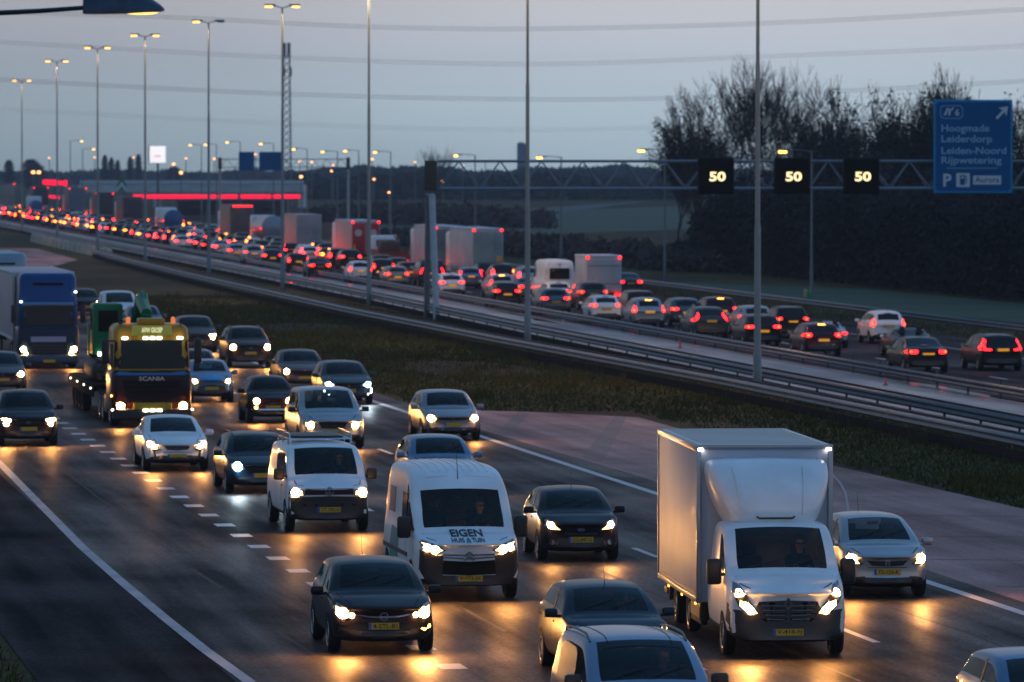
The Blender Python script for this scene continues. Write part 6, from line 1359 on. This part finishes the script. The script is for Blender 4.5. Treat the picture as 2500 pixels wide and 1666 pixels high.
# ------------------------------------------------------------------ queue on the right carriageway (seen from behind)
g1 = 'queueing cars on the right carriageway'
HOT = {}
def rear(kind, px, py, col, label, brake=False, sc=1, **k):
    sw_ = {GLASS: DGLASS} if brake else {GLASS: DGLASS, REDCORE: REDOFF}
    if (px * 7) % 3: sw_[PLATE] = PLATE_GLOW
    return place(kind, px, py, P_[col], label, 'car' if not SPEC[kind].get('van') else 'van', g1 if not SPEC[kind].get('van') else None, rear=True, sc=sc, swaps=sw_, **k)
rear('wagon', 2438, 906, 'charcoal', 'black estate car with tall L-shaped tail lights, at the right edge of the queue')
rear('sedan', 2257, 912, 'charcoal', 'dark grey saloon nearest to the low barrier, two red lights in its rear window', swaps2=None) if False else rear('sedan', 2257, 912, 'charcoal', 'dark grey saloon nearest the low barrier, left of the black estate car')
rear('sports', 2228, 874, 'grey', 'dark soft-top car directly behind the dark grey saloon')
rear('jazz', 2163, 840, 'white', 'white high hatchback in the outermost lane by the far guardrail')
rear('hatch_b', 2003, 871, 'darkred', 'dark red hatchback with its high brake light burning, right of the nearest mast', True)
rear('sports', 2024, 851, 'silver', 'low silver sports car half hidden by the dark red hatchback', sc=.95)
rear('golf', 1858, 847, 'charcoal', 'dark hatchback crossed by the nearest tall mast')
rear('suv', 1930, 827, 'black', 'black off-road car right of the nearest tall mast', sc=.92)
rear('hatch_b', 1843, 820, 'silver', 'silver car hidden behind the dark hatchback at the nearest mast')
rear('prius', 1731, 828, 'slate', 'slate blue car with boomerang tail lights, left of the nearest mast')
rear('crossover', 1757, 803, 'darkred', 'reddish car with a bright high brake light behind the slate blue car', True)
rear('golf', 1672, 798, 'teal', 'teal-grey hatchback with a glowing yellow plate, left of the slate blue car')
rear('jazz', 1580, 803, 'silver', 'silver tall hatchback with brake lights on', True, sc=1.02)
rear('hatch_b', 1476, 788, 'white', 'white hatchback with wide oval tail lights', sc=.98)
rear('voyager', 1562, 778, 'brown', 'brown-grey minivan behind the silver tall hatchback', sc=.86)
rear('golf', 1353, 769, 'teal', 'greyish hatchback with a bright yellow plate right of the eighth tall mast')
rear('crossover', 1446, 757, 'grey', 'grey high car behind the white hatchback')
rear('bmw', 1362, 748, 'white', 'white car behind the greyish hatchback')
rear('bmw', 1235, 749, 'black', 'black hatchback just left of the eighth tall mast')
rear('sedan', 1291, 735, 'teal', 'teal saloon behind the eighth tall mast')
rear('hatch', 1224, 729, 'silver', 'silver hatchback behind the black one left of the eighth mast', True)
rear('golf', 1100, 725, 'white', 'white hatchback immediately right of the gantry leg')
rear('citycar', 1148, 707, 'bluesilver', 'pale blue small car right of the white hatchback by the gantry')
rear('hatch_b', 968, 703, 'beige', 'beige hatchback with a bright plate left of the gantry leg')
rear('sprinter', 1362, 741, 'white', 'white high-roof van left of the box van in the queue', sc=1.0)
rear('caddy', 1052, 698, 'darkblue', 'dark blue van right behind the gantry leg')
rear('golf', 1000, 690, 'red', 'small red car peeking out left of the gantry leg')
rear('jazz', 878, 691, 'white', 'white high car left of the seventh tall mast')
rear('sedan', 780, 677, 'black', 'black saloon with two wide tail lights right of the sixth mast')
rear('hatch', 727, 666, 'charcoal', 'dark hatchback with slanting tail lights just right of the sixth mast')
rear('hatch_b', 664, 652, 'darkblue', 'dark blue hatchback just left of the sixth mast')
rear('crossover', 619, 646, 'silver', 'silver high car with a yellow plate between the fifth and sixth masts')
rear('golf', 577, 637, 'silver', 'silver hatchback right of the fifth mast')
rear('bmw', 512, 622, 'black', 'black car next to the fifth mast')
rear('golf', 445, 612, 'white', 'white car between the fourth and fifth masts')
rear('sedan', 1536, 722, 'darkblue', 'dark car half hidden right of the box van')
rear('golf', 1190, 694, 'charcoal', 'dark car below the rightmost white trailer')
rear('hatch', 935, 683, 'charcoal', 'dark car between the white high car and the beige hatchback')
# trucks of the queue
yr = math.atan2(DR.y, DR.x)
def trailer_rear(px, Y, W, H, L, rearm, sidem, label, z0=.95, roof=None, roof_l=2, extra=None, name='trailer_truck', rl=RED, bar=None):
    c_ = A(px, 600, Y); r = empty(name, (c_.x, c_.y, .02), yr); tag(r, label, 'truck', 'trucks in the queue')
    bx = obj('cargo_box', MB().rbox((L / 2, 0, (z0 + H) / 2), (L, W, H - z0), .05), sidem, r)
    obj('rear_door', MB().rbox((-.02, 0, (z0 + H) / 2 - .05), (.06, W - .12, H - z0 - .22), .02).box((-.06, -W * .22, (z0 + H) / 2), (.03, .03, H - z0 - .3)).box((-.06, W * .22, (z0 + H) / 2), (.03, .03, H - z0 - .3)).box((-.06, 0, (z0 + H) / 2), (.02, .02, H - z0 - .3)), rearm, r)
    obj('roof_edge', MB().rbox((L / 2, 0, H + .0), (L + .08, W + .04, .16), .05), roof or sidem, r)
    for i in range(roof_l):
        y = (i / (roof_l - 1) - .5) * (W - .2) if roof_l < 5 else (i / (roof_l - 1) - .5) * W * .72 - .1
        obj('marker_lamp', MB().rbox((-.08, y, H - .06), (.05, .14, .11), .04), rl, r)
    obj('underrun_bar', MB().rbox((-.02, 0, .52), (.1, W - .1, .14), .03), bar or BLACK, r)
    for s in (-1, 1):
        t_ = obj('tail_light', MB().rbox((-.09, s * (W / 2 - .25), .66), (.05, .36, .13), .03), RED, r)
    plate(r, -.09, .62, None, -1); add_wheels(r, (1.4, 2.7), W / 2 - .03, .48, .3, rim=False)
    obj('chassis', MB().rbox((L / 2, 0, .8), (L - .5, 1.0, .25), .03), BLACK, r)
    if L > 9:
        tc_ = MB().rbox((L + 1.6, 0, 2.0), (2.1, W - .06, 3.0 if H > 3.4 else 2.4), .2); obj('tractor_cab', tc_, P_['white'], r); add_wheels(r, (L + 1.7,), W / 2 - .05, .48, .3, rim=False)
    if extra: extra(r, W, H, z0)
    return r
TW = mat('truck_white', (.50, .52, .56), .45, noise=.15, nscale=.7); TD = mat('truck_dirty', (.20, .22, .24), .6, noise=.45, nscale=.6); TG = mat('truck_greygreen', (.22, .30, .31), .5, noise=.3, nscale=.5); TR = mat('truck_red_side', (.38, .010, .020), .4); TDK = mat('truck_dark', (.035, .03, .045), .5); TT = mat('truck_tan', (.30, .25, .22), .6, noise=.2, nscale=.5); TM = mat('truck_mauve', (.16, .10, .12), .6)
def roller(r, W, H, z0): obj('roller_rib', MB().box((-.06, 0, H - .55), (.02, W - .2, .03)).box((-.06, 0, z0 + .5), (.02, W - .2, .03)), BLACK, r)
trailer_rear(1474, 337, 2.14, 2.93, 4.2, mat('box_van_rear', (.40, .41, .46), .45, noise=.1, nscale=.6), TW, 'white box van in the queue with two red roof lamps', .80, extra=roller, name='box_van')
trailer_rear(1191, 402, 2.2, 3.80, 12, TG, TW, 'white trailer truck with a dirty grey-green door, rightmost of the pair', extra=lambda r, W, H, z0: obj('warning_plate', MB().rbox((-.07, -.8, 1.7), (.02, .35, .45), .01), PLATE, r))
trailer_rear(1098, 422, 2.28, 3.74, 12, TD, TW, 'white trailer truck with a dark dirty rear, left of the grey-green door truck', extra=lambda r, W, H, z0: obj('dirt_panel', MB().rbox((-.07, -.4, 1.6), (.02, .9, .9), .01), mat('dirty_pale', (.35, .35, .36), .7, noise=.5, nscale=1.2), r))
def redx(r, W, H, z0):
    for y in (-.62, .62):
        obj('round_logo', MB().lathe([(.001, -.09), (.30, -.09), (.30, -.06)], (0, y, H - .95), 'x', 20), mat('logo_white', (.55, .45, .48), .5), r)
    obj('door_trim', MB().box((-.075, 0, 2.2), (.02, .10, 2.4)), mat('trim_pale', (.40, .25, .25), .5), r); obj('yellow_tag', MB().box((-.08, W / 2 - .25, 1.5), (.02, .16, .5)), PLATE, r)
trailer_rear(893, 472, 2.38, 3.66, 12, TR, mat('truck_pinkwhite', (.45, .38, .40), .5), 'red-backed trailer truck with two round white logos', roof=TW, extra=redx)
trailer_rear(754, 522, 2.35, 3.72, 11, mat('truck_ribbed', (.30, .30, .33), .5, noise=.25, nscale=.6), mat('truck_cream', (.42, .36, .36), .5), 'plain pale trailer truck right of the sixth mast', roof_l=0)
trailer_rear(590, 592, 2.5, 4.1, 11, mat('truck_brownrear', (.10, .085, .085), .6, noise=.3, nscale=.8), TT, 'tan truck with a row of six red lamps along its top', roof_l=6)
trailer_rear(324, 742, 2.6, 4.08, 12, TDK, TM, 'dark truck with a mauve side between the third and fourth masts', roof_l=0)
trailer_rear(256, 812, 2.5, 4.3, 10, TDK, TDK, 'dark truck touching the third tall mast')
trailer_rear(190, 905, 2.8, 4.6, 13, mat('truck_greyblue', (.13, .16, .20), .6), mat('truck_greyblue', (.13, .16, .20), .6), 'grey far truck between the second and third masts')
trailer_rear(100, 985, 2.6, 4.4, 12, TDK, TDK, 'dark far truck between the first and second masts')
trailer_rear(16, 1010, 3.0, 5.0, 12, TT, TM, 'pinkish far truck at the left picture edge')
# tankers
def tanker(px, Y, rt, zc_, m, sidem, label, L=9):
    c_ = A(px, 600, Y); r = empty('tanker_truck', (c_.x, c_.y, .02), yr); tag(r, label, 'truck', 'trucks in the queue')
    tb = MB().lathe([(.001, -.28), (rt * .6, -.22), (rt * .92, -.08), (rt, .08)], (0, 0, zc_), 'x', 28); obj('tank_end', tb, m, r)
    obj('tank', MB().lathe([(rt, .07), (rt, L), (rt * .8, L + .2), (.001, L + .25)], (0, 0, zc_), 'x', 28), sidem, r)
    obj('chassis', MB().rbox((L / 2, 0, .85), (L, 1.6, .3), .03).rbox((-.1, 0, .6), (.15, 2.3, .2), .03), BLACK, r); add_wheels(r, (1.2, 2.5), 1.2, .48, .3, rim=False)
    for s in (-1, 1): obj('tail_light', MB().rbox((-.2, s * .95, .65), (.05, .34, .14), .03), RED, r); obj('side_lamp', MB().rbox((.2, s * (rt + .03), zc_ - .1), (.1, .05, .12), .02), RED, r)
    obj('tractor_cab', MB().rbox((L + 1.6, 0, 1.9), (2.1, 2.4, 2.8), .2), P_['white'], r); plate(r, -.2, .62, None, -1)
    return r
tanker(668, 562, 1.20, 2.15, mat('tank_silver', (.24, .28, .35), .35, .3), mat('tank_silver_side', (.38, .44, .52), .3, .4), 'silver tanker truck left of the sixth mast')
tanker(424, 662, 1.14, 1.98, mat('tank_blue', (.01, .10, .24), .5), mat('tank_white', (.45, .48, .50), .4), 'tanker truck with a dark blue domed back, right of the fourth mast')
tanker(90, 905, 1.05, 1.6, MC['tank_blue'], MC['tank_blue'], 'small blue-backed tanker far off right of the first mast', 6)
# recovery truck
c_ = A(962, 600, 442); r = empty('flatbed_truck', (c_.x, c_.y, .02), yr); tag(r, 'red flatbed truck with a white crew cab and yellow-brown load', 'truck', 'trucks in the queue')
obj('flat_bed', MB().rbox((2.6, 0, 1.15), (5.2, 2.35, .35), .04), TR, r); obj('crew_cab', MB().rbox((6.4, .0, 1.75), (2.2, 2.1, 2.1), .25), P_['white'], r); obj('cab_rear_window', MB().rbox((5.29, 0, 2.2), (.04, 1.5, .5), .02), DGLASS, r)
obj('stake_side', MB().box((2.6, 1.15, 1.5), (5.1, .05, .5)).box((2.6, -1.15, 1.5), (5.1, .05, .5)).box((.03, 0, 1.45), (.05, 2.3, .35)), mat('flatbed_red', (.25, .03, .02), .5), r)
add_wheels(r, (1.3, 6.3), 1.12, .42, .3, rim=False); obj('chassis', MB().rbox((3, 0, .75), (6, .9, .25), .03), BLACK, r)
for s in (-1, 1): obj('tail_light', MB().rbox((-.05, s * .95, .9), (.05, .30, .14), .03), RED, r)
ld_ = empty('machine', (c_.x + DR.normalized().x * 2.6, c_.y + DR.normalized().y * 2.6, 1.345), yr); tag(ld_, 'yellow-brown machine loaded on the red flatbed', 'machine')
obj('housing', MB().rbox((0, .1, .55), (2.6, 1.5, 1.0), .12), mat('machine_brown', (.10, .03, .025), .6), ld_); obj('arm', MB().tube([(-.9, -.5, .3), (-.8, -.45, 1.35), (.3, -.4, 1.5)], .12, 8).tube([(-1.2, .6, .2), (-1.15, .55, 1.2)], .11, 8), mat('machine_yellow', (.35, .20, .02), .5), ld_)
# far part of the queue: simple copies, seen only as specks of light
FARC = {}
def far_mesh(kind):
    if kind in FARC: return FARC[kind]
    S = SPEC[kind]; V, Fc, M = shell(S | dict(lev=1)); bvh = BVHTree.FromPolygons(V, Fc); mb = MB(); W = S['W'] / 2; hl = S['L'] / 2
    mb.v = list(V); mb.f = list(Fc); mb.m = [{0: 0, 4: 1}.get(q, 2) for q in M]
    for x in (-hl + .8, hl - .86):
        for s in (-1, 1): mb.lathe([(.001, -.1), (.32, -.1), (.32, .1), (.001, .1)], (x, s * (W - .1), .32), 'y', 12, 1)
    mb.box((-hl - .01, 0, S['rear']['pz']), (.02, .5, .11), 3)
    tls = []
    for s in (1, -1):
        f_ = S['rear']['tl'] if s > 0 else mir(S['rear']['tl']); tls.append(project(bvh, *fill(f_, .1), 'rear', .012).mesh('tail_light', [RED]))
    b3 = MB().rbox((-hl * .92, 0, S['rear'].get('b3', 1.3)), (.06, .3, .06), .02).mesh('brake_light', [REDCORE])
    FARC[kind] = (mb.mesh('car', [PD, BLACK, DGLASS, PLATE], 50), tls, b3); return FARC[kind]
rnd = random.Random(21); kinds = ['hatch', 'golf', 'sedan', 'crossover', 'wagon', 'jazz', 'hatch_b']; cn = [('silver', .12), ('charcoal', .3), ('white', .08), ('grey', .15), ('darkblue', .15), ('black', .15), ('red', .05)]
occ = [(A(px, 600, Y).x / K + .145 * Y / K, Y / K, L / K) for px, Y, L in ((1191, 402, 15), (1098, 422, 15), (893, 472, 15), (754, 522, 14), (590, 592, 14), (324, 742, 15), (256, 812, 13), (190, 905, 16), (100, 985, 15), (16, 1010, 15), (668, 562, 12), (424, 662, 12), (90, 905, 9), (962, 442, 8))]
nfar = 0
for t_, y0 in ((47.1, 452), (50.6, 395), (53.9, 330), (57.4, 352)):
    y = y0
    while y < 925:
        y += rnd.uniform(6.8, 11.5) + (y - 400) * .008
        tj = t_ + rnd.uniform(-.35, .35)
        if any(abs(a - tj) < 2.6 and b - 5.5 < y < b + L_ + 5 for a, b, L_ in occ): continue
        p = RR(tj, y)
        if p.x / p.y * F + 1250 < -40: break
        if t_ > 57 and y < 520: continue
        k = rnd.choice(kinds); me, tls, b3 = far_mesh(k); o = link('car', me); o.location = (p.x, p.y, .02); o.rotation_euler = (0, 0, yr)
        cname = rnd.choices([c[0] for c in cn], [c[1] for c in cn])[0]
        o.material_slots[0].link = 'OBJECT'; o.material_slots[0].material = P_[cname]
        near_ = 'in the middle of the queue' if y < 560 else 'far down the queue' if y < 700 else 'at the distant end of the queue'
        word = {'silver': 'silvery', 'charcoal': 'dark', 'white': 'white', 'grey': 'grey', 'darkblue': 'dark blue', 'black': 'black', 'red': 'red'}[cname]
        tag(o, f'blurred {word} car {near_}, red tail lights on', 'car', 'far blurred cars of the queue')
        hot = rnd.random() < .15
        for tm in tls:
            tt = link('tail_light', tm, o); tt.material_slots[0].link = 'OBJECT'; tt.material_slots[0].material = REDHF if hot or rnd.random() < .4 else REDF
        if hot: link('brake_light', b3, o)
        nfar += 1
print('far cars', nfar)
# ------------------------------------------------------------------ haze in the air
hz = bpy.data.materials.new('haze'); hz.use_nodes = True; t = hz.node_tree; t.nodes.clear(); o = t.nodes.new('ShaderNodeOutputMaterial'); pv = t.nodes.new('ShaderNodeVolumePrincipled')
pv.inputs['Color'].default_value = (.72, .84, 1, 1); pv.inputs['Density'].default_value = HAZE if 'HAZE' in globals() else .00013; t.links.new(pv.outputs[0], o.inputs['Volume'])
if pv.inputs['Density'].default_value > 0:
    hb = obj('haze', MB().box((0, 1302, 29), (3640, 2716, 60)), hz, smooth=0); tag(hb, 'thin bluish evening haze', 'haze', kind='stuff')
